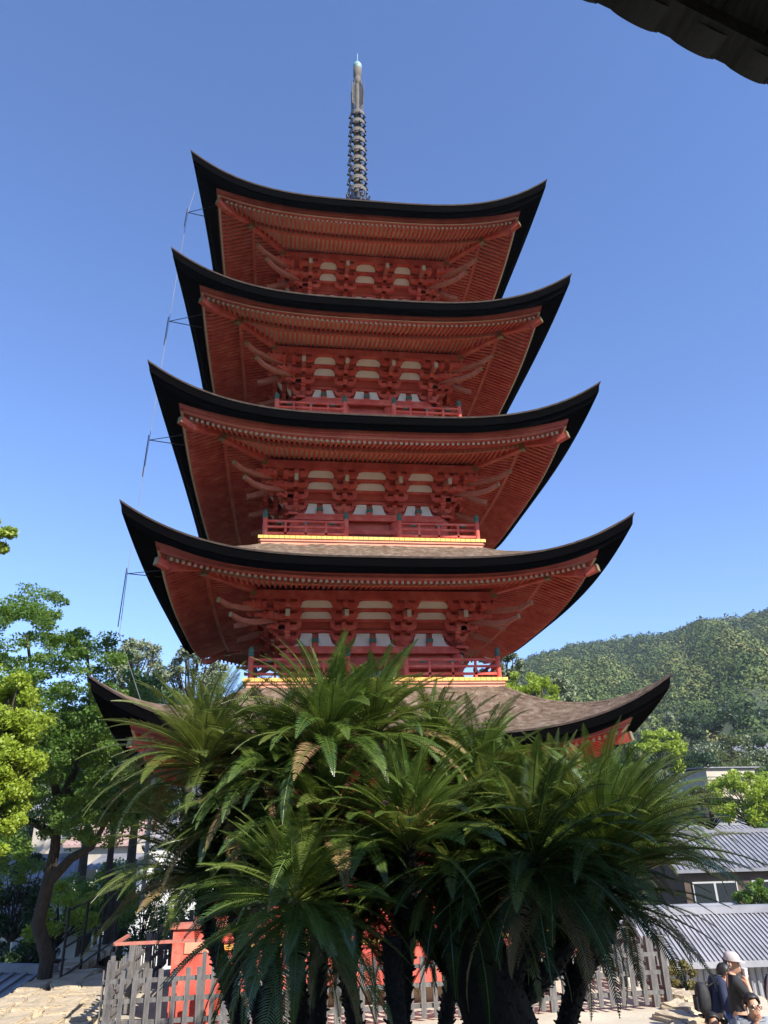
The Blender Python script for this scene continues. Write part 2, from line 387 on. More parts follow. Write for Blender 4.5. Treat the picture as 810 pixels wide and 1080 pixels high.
    for k in (0, 1, 2):
        d = cw+.25*k-.05
        dn = d+.25; zb_ = zk[k]+.06; w.add([(-d, -d, zb_), (d, -d, zb_), (dn, -dn, zk[k+1]+.09), (-dn, -dn, zk[k+1]+.09)], [[0, 1, 2, 3]])
    w.rot4(); pbuild(w, 'backing_board', REDB, par)
    return par
def storey_wall(i, z0):
    """i = roof index above this wall, z0 floor"""
    h = HS[i]; zp = h-.12; cw = CW[i]; zt = zp-.93
    w = MB(); d = cw-.05
    w.bb(-d, d-.012, -d-.006, -d+.006, z0-.1, zp-.5); w.rot4(); wl = pbuild(w, 'wall', REDB)
    for s4 in range(4):
        for r_ in cols_rel[:3]:
            c = MB(); c.lathe([(.125, 0), (.125, zt-z0), (.10, zt-z0+.02)], (r_*cw, -cw, z0), 16); pbuild(c.turned(s4), 'column', RED, wl, smooth=True)
        b = MB()
        for z, hh, pr in ((zt, .10, .16), (zt-.33, .11, .15), (z0+.02, .10, .15)):
            b.bb(-cw-.02, cw+.02-.30*0, -cw-pr, -cw-pr+.09, z-hh, z)
        b.bb(-cw-.25, cw+.25, -cw-.17, -cw+.05, zt, zt+.055)
        pbuild(b.turned(s4), 'tie_beam', RED, wl)
        for (x0, x1) in ((-cw, -.35*cw), (-.35*cw, .35*cw), (.35*cw, cw)):
            z0p, z1p = zt+.06, zk0(i)-.01
            m = (x0+x1)/2
            for (xa, xb) in ((x0+.14, m-.07), (m+.07, x1-.14)):
                t = MB(); r_ = min(.10, (xb-xa)/2.2)
                inner = xa if xa > m else xb; 
                sgn = 1 if xa > m else -1; xin, xout = (xa, xb) if xa > m else (xb, xa)
                pts = [(xin, z0p), (xout, z0p)]
                for q in np.linspace(0, 1, 6): an = q*PI/2; pts.append((xout-sgn*(.02+r_*math.sin(an)*1.3), z0p+.04+(z1p-z0p-.04)*(1-math.cos(an))))
                pts.append((xin, z1p))
                if sgn > 0: pts = pts
                t.prism(pts, (0, -cw-.012, 0), (1, 0, 0), (0, 0, 1), (0, 1, 0), .01); pbuild(t.turned(s4), 'plaster_panel', CREAM, wl)
            t = MB(); t.prism([(-.06, 0), (.06, 0), (.06, .10), (-.06, .10)], (m, -cw-.05, z0p), (1, 0, 0), (0, 0, 1), (0, 1, 0), .08, 1)
            t.box((m, -cw-.05, z0p+.15), (.15, .10, .09), 0); pbuild(t.turned(s4), 'strut', [GRN, RED], wl)
        # doors in the middle bay, lattice windows beside
        dz1 = zt-.45; 
        if i == 0:
            for sx in (-1, 1):
                t = MB(); t.bb(sx*.02, sx*(.35*cw-.14), -cw-.04, -cw+.0, z0+.12, dz1)
                for q in range(4): t.bb(sx*.05, sx*(.35*cw-.17), -cw-.055, -cw-.041, z0+.2+q*(dz1-z0-.3)/3.2, z0+.26+q*(dz1-z0-.3)/3.2)
                pbuild(t.turned(s4), 'door', RED, wl)
        else:
            t = MB(); t.bb(-.35*cw+.15, .35*cw-.15, -cw-.012, -cw-.004, z0+.12, dz1+.02); pbuild(t.turned(s4), 'plaster_panel', CREAM, wl)
            t = MB(); t.prism([(-.28, 0), (.28, 0), (.2, .05), (.06, .06), (.0, .11), (-.06, .06), (-.2, .05)], (0, -cw-.03, z0+.35), (1, 0, 0), (0, 0, 1), (0, 1, 0), .03); pbuild(t.turned(s4), 'ridge_ornament', IRON, wl)
def zk0(i): return HS[i]-.12-.54
def balcony(z, b, drop=.17, low=False):
    s = MB(); s.bb(-b+.03, b-.03, -b+.03, b-.03, z-.08, z-.01); 
    bs = MB(); bs.bb(-b+.02, b-.032, -b+.0, -b+.03, z-drop-.12, z-.07); bs.bb(-b+.0, b+.0-.002, -b-.03, -b-.001, z-.125, z-.075); bs.rot4()
    par = pbuild(s, 'balcony', REDB); pbuild(bs, 'balcony_base', REDB if drop > .5 else SALM, par)
    e = MB(); n = int(2*b/.115); st = 2*b/n
    for j in range(n): e.bb(-b-.05+j*st*1.02, -b-.05+(j+1)*st*1.02-.008, -b-.055, -b+.06, z-.072, z)
    e.rot4(); pbuild(e, 'floor_edge', YEL, par)
    p = b-.09
    for s4 in range(4):
        for sg in (-1, 1):
            t = MB(); x1 = sg*.62
            ends = (sg*p, x1)
            for zz, hh in ((.40, .05), (.26, .045), (.10, .05)): t.bar((ends[0], -p, z+zz), (x1, -p, z+zz), hh, hh)
            for q in (.25, .5, .75):
                xx = ends[0]+(x1-ends[0])*q; t.bb(xx-.025, xx+.025, -p-.025, -p+.025, z, z+.38)
            rl = pbuild(t.turned(s4), 'railing', RED, par)
            if sg == -1 or True:
                for xx in ((sg*p, x1) if sg == -1 else (x1,)):
                    t = MB(); t.lathe([(.055, 0), (.055, .47), (0, .47)], (xx, -p, z), 12); pbuild(t.turned(s4), 'post', RED, par)
                    t = MB(); t.lathe([(.0, .47), (.062, .47), (.062, .53), (.045, .54), (.058, .58), (.05, .63), (.012, .68), (0, .70)], (xx, -p, z), 12); pbuild(t.turned(s4), 'finial', GRN, par, smooth=True)
            for q in (.18, .5, .82):
                g = MB(); xx = ends[0]+(x1-ends[0])*q; g.bb(xx-.06, xx+.06, -p-.03, -p+.03, z+.345, z+.372)
                pbuild(g.turned(s4), 'rail_bracket', GRN, par)
for i in range(5): roof(i); brackets(i)
storey_wall(0, -.15); balcony(-.15, 3.4, .6)
for i in range(1, 5): storey_wall(i, FL[i-1]); balcony(FL[i-1], BH[i-1])
pd_ = MB(); pd_.bb(-2.9, 2.9, -2.9, 2.9, -1.3, -.25); pbuild(pd_, 'podium', STONE)
# ground-storey red legs of the veranda
for sx in (-3.2, -1.6, 0, 1.6, 3.2):
    for s4 in range(4):
        t = MB(); t.bb(sx-.08, sx+.08, -3.28, -3.12, -1.2, -.6); 
        if sx < 3.2: pbuild(t.turned(s4), 'veranda_leg', RED)
# spire
sp = MB(); sp.bb(-.55, .55, -.55, .55, 18.25, 19.0); sp.bb(-.62, .62, -.62, .62, 19.0, 19.1)
sp.lathe([(.0, 19.1), (.50, 19.1), (.46, 19.4), (.30, 19.62), (.2, 19.7), (.34, 19.95), (.44, 20.15), (.40, 20.2), (.09, 20.25), (.09, 24.9), (.085, 26.3), (.0, 26.3)], (0, 0, 0), 20)
SP = pbuild(sp, 'spire', BRONZE, smooth=False)
t = MB()
for k in range(12):
    a = k*PI/6; t.bar((.36*math.cos(a), .36*math.sin(a), 20.45), (.44*math.cos(a), .44*math.sin(a), 20.72), .12, .05, up=(0, 0, 1), w2=.03)
t.lathe([(.1, 20.2), (.34, 20.4), (.38, 20.5), (.1, 20.62)], (0, 0, 0), 16); pbuild(t, 'lotus_base', BLUEB, SP)
for k in range(9):
    z = 21.05+k*.455; r_ = .305-.007*k; t = MB()
    t.lathe([(r_-.03, z-.085), (r_, z-.075), (r_+.005, z+.075), (r_-.03, z+.085), (r_-.03, z-.085)], (0, 0, 0), 24)
    for q in range(4): a = q*PI/2+.4; t.bar((0, 0, z), (r_*math.cos(a), r_*math.sin(a), z), .05, .05)
    t.lathe([(.10, z-.20), (.13, z-.1), (.13, z+.08), (.10, z+.18)], (0, 0, 0), 14)
    rg = pbuild(t, 'spire_ring', BRONZE, SP, smooth=False)
    for q in range(8):
        t = MB(); a = q*PI/4+.2; c_ = ((r_+.03)*math.cos(a), (r_+.03)*math.sin(a)); t.lathe([(.0, -.05), (.014, -.06), (.032, -.13), (.045, -.20), (.0, -.20)], (c_[0], c_[1], z), 8)
        pbuild(t, 'bell', BLUEB, SP)
for q in range(4):
    a = q*PI/2+.75; t = MB(); cx, sx = math.cos(a), math.sin(a)
    for j in range(9):
        z = 25.1+j*.14; ex = .30-.012*abs(j-3)**1.6
        t.bar((.08*cx, .08*sx, z), (ex*cx, ex*sx, z+.07), .02, .03)
        t.bar((ex*cx, ex*sx, z+.07), (.16*cx, .16*sx, z+.20), .02, .03)
    t.bar((.27*cx, .27*sx, 25.1), (.30*cx, .30*sx, 26.2), .02, .03)
    pbuild(t, 'flame_plate', BRONZE, SP)
t = MB(); t.lathe([(.05, 26.25), (.12, 26.35), (.155, 26.5), (.12, 26.62), (.12, 26.7), (.15, 26.75), (.15, 27.15), (.10, 27.2)], (0, 0, 0), 16); pbuild(t, 'spire_globe', BRONZE, SP, smooth=True)
t = MB(); t.lathe([(.12, 27.15), (.165, 27.25), (.16, 27.35), (.10, 27.47), (.03, 27.56), (.014, 27.6), (.012, 28.0), (0, 28.0)], (0, 0, 0), 16); pbuild(t, 'jewel', TEAL, SP, smooth=True)
SP.rotation_euler = (0, R(.7), 0); SP.location = (-.24, 0, 0)
# lightning conductor with a bracket and rod at each left front eave
lw = MB(); pts = [(-4.62, -3.2, 17.2), (-4.72, -3.3, 16.35), (-4.87, -3.4, 12.8), (-5.0, -3.45, 9.55), (-5.12, -3.5, 6.45), (-5.13, -3.5, 5.2), (-4.7, -2.9, 4.0)]
lw.tube(pts, .007, 5); CW_ = pbuild(lw, 'lightning_cable', GREYR)
for (x, y, z), L in zip(pts[1:5], (.5, .7, .9, 1.1)):
    t = MB(); t.bar((x, y, z), (x+.75, y+.15, z-.02), .014, .014); t.bar((x, y, z), (x+.8, y-.35, z-.03), .012, .012); t.tube([(x-.02, y, z+.12), (x-.05, y-.02, z-L)], .010, 6); pbuild(t, 'cable_bracket', IRON, CW_)
# hanging lantern in the second storey
ln = empty('hanging_lantern', tuple(P(484.5, 694, 16.6))); tag(ln, 'small bronze lantern hanging at the right corner column of the second storey', 'lantern')
t = MB(); t.lathe([(0, .17), (.13, .10), (.14, .07), (.09, .065)], n=6); t.build('lantern_cap', IRON, ln)
t = MB(); t.lathe([(.09, .065), (.09, -.14), (0, -.14)], n=6); t.build('lantern_body', GILT, ln)
t = MB(); t.tube([(0, 0, .16), (0, 0, .5)], .008, 5); t.build('chain', IRON, ln)

# ------------------------------------------------------------------ terrain
Z0 = -1.2
RIDGE = [(-60, 3.5), (-30, 5.5), (-15, 7.5), (-5, 8.5), (5, 9.0), (12, 9.2)]+[(math.degrees(elev_az(a, b)[0]), math.degrees(elev_az(a, b)[1])-.95) for a, b in ((545, 704), (560, 695), (600, 680), (650, 672), (700, 667), (745, 655), (810, 642))]+[(41, 14.2), (60, 13), (90, 5)]
RA = np.array([a for a, _ in RIDGE]); RE = np.array([e for _, e in RIDGE])
def smooth(a, b, x): t = np.clip((x-a)/(b-a), 0, 1); return t*t*(3-2*t)
def xr(y): return np.where(y > -4.5, 4.95, 4.95-(-4.5-y)*.55)
def height(x, y, jit=True):
    x = np.asarray(x, float); y = np.asarray(y, float)
    r = np.hypot(x-CAM[0], y-CAM[1]); az = np.degrees(np.arctan2(x-CAM[0], y-CAM[1]))
    el = np.interp(az, RA, RE); zr = 1.5+470*np.tan(np.radians(el))
    el2 = np.interp(az, RA, RE)
    v = -5.2-.3*np.sin(x*.13)*np.cos(y*.11)
    s = np.clip((r-58)/(470-58), 0, 1)
    rip = 1+.07*np.sin(az*.55+1+s*3)*np.sin(s*PI)+.04*np.sin(az*1.5+s*6)*np.sin(s*PI)
    hill = v+(zr-v)*(s**1.12)*rip
    hill = np.where(r > 470, zr-(r-470)*.35, hill)
    hill = np.where(r > 470, np.maximum(hill, -6), hill)
    out = np.where(np.abs(az) < 95, hill, v)
    # plateau
    right = smooth(0, .55, x-xr(y)); right2 = smooth(3.2, 7.0, x-xr(y))
    left = smooth(0, .8, -6.9-x); back = smooth(9, 16, y)
    p = Z0-.66*right
    p = p+(-4.9-p)*right2
    p = p+(-4.6-p)*left
    lowm = smooth(20, 32, r)
    z = p+(out-p)*np.maximum(back, lowm)
    return z
na, rr = 540, np.concatenate([np.arange(.6, 26, .22), np.geomspace(26.4, 460, 70), np.geomspace(466, 1500, 12)])
aa = np.linspace(-PI, PI, na, endpoint=False)
A_, R_ = np.meshgrid(aa, rr); X = CAM[0]+R_*np.sin(A_); Y = CAM[1]+R_*np.cos(A_); Zt = height(X, Y)+.03*np.sin(X*3.1)*np.cos(Y*2.7)*(R_ < 30)
g = MB(); V = np.stack([X.ravel(), Y.ravel(), Zt.ravel()], 1); m = len(rr)
ii, jj = np.meshgrid(np.arange(m-1), np.arange(na), indexing='ij'); j2 = (jj+1) % na
F = np.stack([ii*na+jj, ii*na+j2, (ii+1)*na+j2, (ii+1)*na+jj], -1).reshape(-1, 4)
fc = V[F].mean(1); onp = (fc[:, 2] > -2.2) & (fc[:, 1] < 12) & (fc[:, 0] > -7.2) & (np.hypot(fc[:, 0]-CAM[0], fc[:, 1]-CAM[1]) < 28)
g.add(V, F[onp], 0); g.v[-1] = V; g.add(V, F[~onp], 1)
c0 = np.array([[CAM[0], CAM[1], Z0]]); g.add(np.concatenate([c0, V[:na]]), [[0, 1+j, 1+(j+1) % na] for j in range(na)], 0)
gr = g.build('ground', [GRAVEL, EARTH], smooth=True); tag(gr, 'sandy temple ground falling to a town and rising to wooded hills', kind='structure')
def gz(x, y): return float(height(np.array(x), np.array(y)))

# ------------------------------------------------------------------ stones along the terrace edges
def stone_mesh(k, sx, sy, sz):
    bm = bmesh.new(); bmesh.ops.create_cube(bm, size=1)
    bmesh.ops.bevel(bm, geom=bm.edges[:], offset=.11, segments=2, affect='EDGES')
    bmesh.ops.subdivide_edges(bm, edges=bm.edges[:], cuts=2, use_grid_fill=True)
    rr_ = random.Random(k); ph = [rr_.uniform(0, 6) for _ in range(6)]
    for v in bm.verts:
        c = v.co; n = .06*math.sin(5*c.x+ph[0])*math.cos(4*c.y+ph[1])+.05*math.sin(9*c.y+ph[2]+c.z*4)+.03*math.sin(14*c.x+ph[3])
        c *= 1+n*1.3; c.z += rr_.uniform(-.05, .05); c.x += rr_.uniform(-.015, .015)+.22*c.y*math.sin(ph[4]); c.y += .15*c.x*math.sin(ph[5]); c.x *= sx; c.y *= sy; c.z *= sz
    me = bpy.data.meshes.new('paving_stone'); bm.to_mesh(me); bm.free(); me.materials.append(STONE)
    return me
SM = [stone_mesh(k, 1, 1, 1) for k in range(6)]
def stone(x, y, z, sx, sy, sz, rz, label, group, name='paving_stone'):
    o = bpy.data.objects.new(name, random.choice(SM)); COL.objects.link(o); o.location = (x, y, z); o.scale = (sx, sy, sz); o.rotation_euler = (random.uniform(-.05, .05), random.uniform(-.05, .05), rz)
    tag(o, label, 'stone', group); return o
for row, x0 in enumerate((-6.75, -6.2, -5.6, -5.05)):
    y = -5.0+row*.25
    while y < (6.0 if row == 0 else 1.2):
        L = random.uniform(.55, .95); stone(x0+random.uniform(-.06, .06), y+L/2, Z0+random.uniform(-.01, .05), random.uniform(.5, .62), L*.98, .20, random.uniform(-.15, .15), 'pale flat stone laid at the terrace edge left of the picket fence', 'stones at the left terrace edge')
        y += L
y = -9.2
while y < -3.4:
    L = random.uniform(.5, .8)
    for q in range(3):
        stone(float(xr(np.array(y)))+.0+q*.42-.1, y+L/2, Z0-.05-q*.2+random.uniform(-.02, .02), .55, L, .30, random.uniform(-.2, .2)+.4, 'pale rough stone in the steps going down right of the picket fence', 'stones in the right-hand steps')
    y += L
# retaining wall face left
t = MB(); t.bb(-7.15, -6.95, -8, 9, -4.7, Z0-.1); tag(t.build('retaining_wall', STONE), 'pale stone retaining wall under the left terrace edge', 'wall')

# ------------------------------------------------------------------ picket fence round the pagoda
FH = 4.52
def fence_side(k, label):
    c, q = [(1, 0), (0, 1), (-1, 0), (0, -1)][k]
    root = empty('picket_fence', (q*FH, -c*FH, Z0), [0, PI/2, PI, -PI/2][k]); tag(root, label, 'fence', 'weathered picket fence sides around the pagoda')
    n = 46; 
    for j in range(n+1):
        x = -FH+.08+j*(2*FH-.16)/n
        if j % 9 == 0:
            t = MB(); t.bb(-.055, .055, -.05, .05, 0, 1.02); o = t.build('post', GWOOD, root); o.location = (x, .04, 0)
        else:
            t = MB(); ht = .90+random.uniform(-.02, .02); w = .036+random.uniform(-.003, .004)
            t.prism([(-w, .06), (w, .06), (w*.96, ht), (-w*.96, ht+random.uniform(-.01, .01))], (0, 0, 0), (1, 0, 0), (0, 0, 1), (0, 1, 0), .022)
            o = t.build('picket', GWOOD, root); o.location = (x, -.03, 0); o.rotation_euler = (random.uniform(-.02, .02), random.uniform(-.02, .02), 0)
    for z in (.22, .50, .76):
        t = MB(); t.bb(-FH+.02, FH-.02, -.012, .03, z-.03, z+.03); t.build('rail', GWOOD, root)
for k, l in enumerate(('front side of the grey weathered picket fence behind the cycad trunks', 'right side of the grey picket fence running back from its front right corner', 'rear side of the grey picket fence beyond the pagoda', 'left side of the grey picket fence running back from its front left corner')): fence_side(k, l)
hr = MB(); hr.bar((-4.42, -4.5, .06), (-3.0, -4.5, .06), .045, .045); hr.bar((-4.42, -4.5, .06), (-4.42, -3.4, .06), .045, .045)
hro = empty('red_handrail', (-4.42, -4.5, Z0)); tag(hro, 'faded red horizontal handrail above the left end of the front picket fence', 'handrail')
hr.build('rail', PINK, hro).location = (4.42, 4.5, -Z0)
t = MB(); t.bb(-.03, .03, -.03, .03, 0, 1.1); po = t.build('post', GWOOD, hro); po2 = dup(po, hro, (1.38, 0, 0))
# red boarded stair box at the veranda's left corner
def py_(px, py, Y):
    d = CRt*(px-405)/FPX - CUp*(py-540)/FPX + CF; return CAM+d*(Y-CAM[1])/d[1]
pa_, pb_ = py_(183, 980, -3.75), py_(235, 978, -3.75); pc_ = ((pa_[0]+pb_[0])/2, -3.62, Z0); ww_ = (pb_[0]-pa_[0])/2; ht_ = pa_[2]-Z0
rb_ = empty('red_stair_panel', pc_); tag(rb_, 'faded red panelled stair cheek with cream inset behind the front left of the fence', 'stair panel')
t = MB(); t.bb(-ww_, ww_, -.13, .13, 0, ht_); t.build('panel', RED, rb_)
for z_ in (ht_-.36,):
    t = MB(); t.bb(-ww_*.5, ww_*.8, -.15, -.132, z_, z_+.16); t.build('inset', SALM, rb_)
t = MB(); t.bb(-ww_-.05, ww_+.05, -.18, .18, ht_, ht_+.07); t.build('cap_board', PINK, rb_)

# ------------------------------------------------------------------ cycads
UPV = np.array((0, 0, 1.))
def frond(mb, base, az, el, L, droop, seed, mi=0, wscale=1., npair=60, dead=False):
    rg = np.random.default_rng(seed)
    n = 26; pts = [np.array(base, float)]; tv = []; e = el; azz = az; ds = L/n; curl = rg.normal(0, .30)
    for j in range(n):
        s = j/n; e2 = e-droop*(s**1.35); azz2 = azz+curl*s
        d = np.array((math.cos(e2)*math.cos(azz2), math.cos(e2)*math.sin(azz2), math.sin(e2))); tv.append(d); pts.append(pts[-1]+d*ds)
    pts = np.array(pts); tv.append(tv[-1]); tv = np.array(tv)
    mb.tube(pts[::2], list(np.linspace(.011, .003, len(pts[::2]))), 4, mi=1, cap=False)
    s = np.linspace(.09, .995, npair); x = s*n; i0 = np.clip(x.astype(int), 0, n-1); fr = (x-i0)[:, None]
    c = pts[i0]*(1-fr)+pts[i0+1]*fr; t = tv[i0]
    side = np.cross(t, UPV); side /= np.linalg.norm(side, axis=1)[:, None]+1e-9; roll = rg.normal(0, .25)
    nor = np.cross(side, t); side, nor = side*math.cos(roll)+nor*math.sin(roll), nor*math.cos(roll)-side*math.sin(roll)
    env = np.clip((s-.04)*6, .2, 1)**.6*np.clip(1-s**2.6, .03, 1)**.75*(.82+.18*(1-s))
    ll = .162*wscale*env
    keep = rg.random(npair) > .04; gap = rg.random(); keep &= ~((np.abs(s-gap) < .03) & (rg.random() < .35))
    for sg in (-1, 1):
        sw = .45+.45*s[:, None]**2
        V_ang = .22+rg.normal(0, .05, (npair, 1))
        d = side*sg*1.0+t*sw+nor*V_ang; d /= np.linalg.norm(d, axis=1)[:, None]
        wv = t-d*(t*d).sum(1)[:, None]; wv /= np.linalg.norm(wv, axis=1)[:, None]; wd = .0050*wscale
        lln = (ll*(1+rg.normal(0, .05, npair)))[:, None]
        mid = c+d*lln*.5; tip = c+d*lln-nor*lln*.16+t*lln*.08
        V = np.stack([c-wv*wd*.7, c+wv*wd*.7, mid+wv*wd, tip, mid-wv*wd], 1).reshape(-1, 3)
        k = (np.arange(npair)*5)[keep]
        mb.add(V, np.concatenate([np.stack([k, k+1, k+2, k+4], 1)]), mi); mb.f[-1] = mb.f[-1]
        mb.add(V, np.stack([k+4, k+2, k+3], 1), mi)
def crown_mesh(seed, Rr, nf=48, lo=-.6, lop=0., mats=None, parent=None, loc=(0, 0, 0), lean=(0, 0), heart=False, dens=56):
    mb = MB(); rg = random.Random(seed); nf = int(nf*1.7); Rr = Rr*1.12
    for j in range(nf):
        q = (j+.5)/nf; az = j*2.39996+rg.uniform(-.35, .35)
        el = 1.42-(1.42-lo-.28)*q**.8+rg.uniform(-.2, .2); L = Rr*(.84+.26*min(1, q*1.6))*rg.uniform(.84, 1.10)
        dr = (.66+.45*q)*rg.uniform(.55, 1.45)
        base = (.09*math.cos(az)*q, .09*math.sin(az)*q, .12-.25*q)
        mi = 0
        if q > .90 and rg.random() < .35: mi = 2
        elif rg.random() < .16: mi = 3
        frond(mb, base, az, el, L, dr, seed*100+j, mi, wscale=min(1.1, .75+.25*Rr), npair=dens)
    Q = Matrix.Rotation(lean[0], 3, 'X') @ Matrix.Rotation(lean[1], 3, 'Y'); Qn = np.array(Q)
    mb.xf(lambda v: v @ Qn.T)
    o = mb.build('crown', (mats or [CYC, CYCY, CYCD])+[CYCY], parent); o.location = loc
    if heart:
        h = MB()
        for j in range(90):
            a = j*2.4; e = 1.5-1.3*(j/90)**.7; L = .24+.14*rg.random()
            d = np.array((math.cos(e)*math.cos(a), math.cos(e)*math.sin(a), math.sin(e))); h.bar(d*.05, d*L, .045, .016, w2=.008, h2=.006)
        c = h.build('woolly_heart', CONE, parent); c.location = (loc[0], loc[1], loc[2]+.02)
    return o
def ctrunk(path, rads, parent, seed, name='trunk'):
    """path in local coordinates; leaf-base scales spiral round it"""
    mb = MB(); path = [np.array(p, float) for p in path]
    m = 14; P2 = []; R2 = []
    for k in range(m+1):
        x = k/m*(len(path)-1); i = min(int(x), len(path)-2); f = x-i; f = f
        P2.append(path[i]*(1-f)+path[i+1]*f); R2.append(rads[i]*(1-f)+rads[i+1]*f)
    mb.tube(P2, R2, 14); rg = random.Random(seed)
    L = sum(np.linalg.norm(P2[k+1]-P2[k]) for k in range(m)); ns = int(L/.018*min(1, 4*sum(R2)/len(R2)/.3))
    ns = min(int(ns*2.2), 2200)
    for j in range(ns):
        x = j/ns*m; i = min(int(x), m-1); f = x-i; c = P2[i]*(1-f)+P2[i+1]*f; t = P2[i+1]-P2[i]; t /= np.linalg.norm(t); rd = R2[i]*(1-f)+R2[i+1]*f
        a = j*2.39996; ex = np.cross(t, (0, 1, 0)); ex /= np.linalg.norm(ex); ey = np.cross(t, ex); d = ex*math.cos(a)+ey*math.sin(a)
        mb.bar(c+d*rd*.85, c+d*(rd+.012+.028*rg.random()**2)+t*rg.uniform(0, .05), .035, .022, up=tuple(t), w2=.014, h2=.008)
    return mb.build(name, CTRUNK, parent)
# (label, base xy, trunk radii, [(px, py, depth, R, n, lo, heart, material)])
olive = [CYCY, CYCY, CYCD]; mixd = [CYC, CYCY, CYCD]; shadem = [CYSHADE, CYC, CYCD]
def BX(px, dep): p = P(px, 1100, dep); return (float(p[0]), float(p[1]))
CY_ = [
 ('tall cycad with the highest dark green crown, just left of the middle', BX(330, 8.0), .10, [(345, 780, 7.6, 1.06, 60, -.35, False, mixd), (292, 812, 7.8, .9, 44, -.5, False, mixd), (395, 768, 8.0, .9, 44, -.3, False, mixd)]),
 ('cycad with olive backlit fronds at the upper left of the clump', BX(300, 8.3), .08, [(215, 800, 8.0, 1.02, 54, -.35, False, olive), (255, 850, 8.0, .85, 40, -.6, False, mixd)]),
 ('front cycad with orange woolly heart and shaggy upright trunk in the middle of the clump', BX(412, 7.0), .085, [(432, 884, 6.8, .92, 48, .0, True, mixd)]),
 ('cycad with short glossy fronds behind the middle trunk, right of the tallest crown', BX(455, 8.6), .08, [(505, 826, 8.2, .95, 52, -.5, False, mixd), (455, 800, 8.4, .9, 44, -.4, False, mixd), (520, 875, 7.6, .9, 44, -.7, False, mixd)]),
 ('broad right-hand cycad with long fronds reaching the tiled roofs', BX(560, 7.6), .10, [(640, 900, 7.4, 1.28, 60, -.15, False, mixd), (570, 872, 7.7, 1.05, 48, -.5, False, mixd), (672, 905, 7.9, .95, 40, -.1, False, mixd)]),
 ('small cycad behind on the right with pale upright fronds below the lowest roof', BX(530, 8.8), .08, [(590, 858, 8.5, .88, 46, -.4, False, olive), (668, 872, 8.3, .88, 46, -.3, False, mixd)]),
 ('low left cycad with arching yellow-green fronds hanging over the red handrail', BX(285, 8.2), .09, [(208, 915, 8.1, 1.0, 48, -.5, False, olive), (262, 905, 7.9, .95, 46, -.7, False, shadem)]),
 ('low front cycad with drooping bright green fronds before the fence, left of the middle', BX(325, 6.9), .08, [(312, 952, 6.4, .95, 56, -.95, False, mixd)]),
 ('cycad with orange heart in the shade between the tallest and the front crowns', BX(392, 7.6), .08, [(342, 862, 7.2, .9, 48, -.5, True, mixd), (385, 935, 7.5, .95, 52, -.85, False, shadem)]),
 ('thick leaning old cycad with massive dark trunk right of the middle', tuple(P(570, 1120, 6.6)[:2]), .33, [(478, 915, 7.0, .95, 56, -.75, False, shadem), (565, 912, 6.8, 1.0, 60, -.75, False, shadem), (420, 935, 7.5, .9, 46, -.6, False, shadem), (632, 940, 7.4, .92, 52, -.6, False, shadem), (515, 950, 7.5, .8, 44, -.75, False, shadem)]),
]
for ci, (lab, (bx, by), tr, heads) in enumerate(CY_):
    bz = gz(bx, by); root = empty('cycad', (bx, by, bz)); tag(root, lab, 'cycad', 'cycads in the clump before the pagoda')
    c0 = P(*heads[0][:3])-np.array((bx, by, bz))
    for hi, (px, py, dp, Rr, n, lo, heart, ms) in enumerate(heads):
        c = P(px, py, dp)-np.array((bx, by, bz))
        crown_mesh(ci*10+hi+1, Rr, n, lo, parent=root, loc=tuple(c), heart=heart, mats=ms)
        if hi == 0: ctrunk([(0, 0, -.15), tuple(c*np.array((.42, .42, .40))), tuple(c*np.array((.85, .85, .78))), tuple(c)], [tr*1.15, tr, tr*.85, tr*.7], root, ci)
        else: ctrunk([tuple(c0*np.array((.5, .5, .48))), tuple((c0*.5+c)/2*np.array((1, 1, .92))), tuple(c)], [min(tr*.6, .11), min(tr*.5, .09), min(tr*.45, .085)], root, ci)
# bare slim cycad stems in the middle
for (x, y, s_) in ((-1.95, -11.0, 'slim bare cycad stem at the left, before the fence'), (-.95, -11.0, 'slim bare cycad stem, second from the left before the fence')):
    root = empty('bare_cycad', (x, y, Z0)); tag(root, s_, 'cycad', 'bare stems among the cycads')
    ctrunk([(0, 0, -.1), (.08, 0, .9), (.02, 0, 1.9)], [.11, .085, .075], root, 77)

# ------------------------------------------------------------------ trees
def leaf_cloud(mb, centres, radii, per, size, seed, flat=.75, tint=None, droop=0):
    rg = np.random.default_rng(seed)
    for c, rd in zip(centres, radii):
        n = int(per); d = rg.normal(size=(n, 3)); d /= np.linalg.norm(d, axis=1)[:, None]
        p = np.array(c)+d*(rd*rg.random((n, 1))**.45)*np.array((1, 1, flat))
        nrm = rg.normal(size=(n, 3))+np.array((0, 0, .9)); nrm /= np.linalg.norm(nrm, axis=1)[:, None]
        a = np.cross(nrm, rg.normal(size=(n, 3))); a /= np.linalg.norm(a, axis=1)[:, None]; b = np.cross(nrm, a)
        sz = size*(.6+.8*rg.random((n, 1)))
        V = np.stack([p-a*sz, p-b*sz*.55, p+a*sz, p+b*sz*.55], 1).reshape(-1, 3); k = np.arange(n)*4
        mb.add(V, np.stack([k, k+1, k+2, k+3], 1), 0, None if tint is None else np.full(n*4, tint))
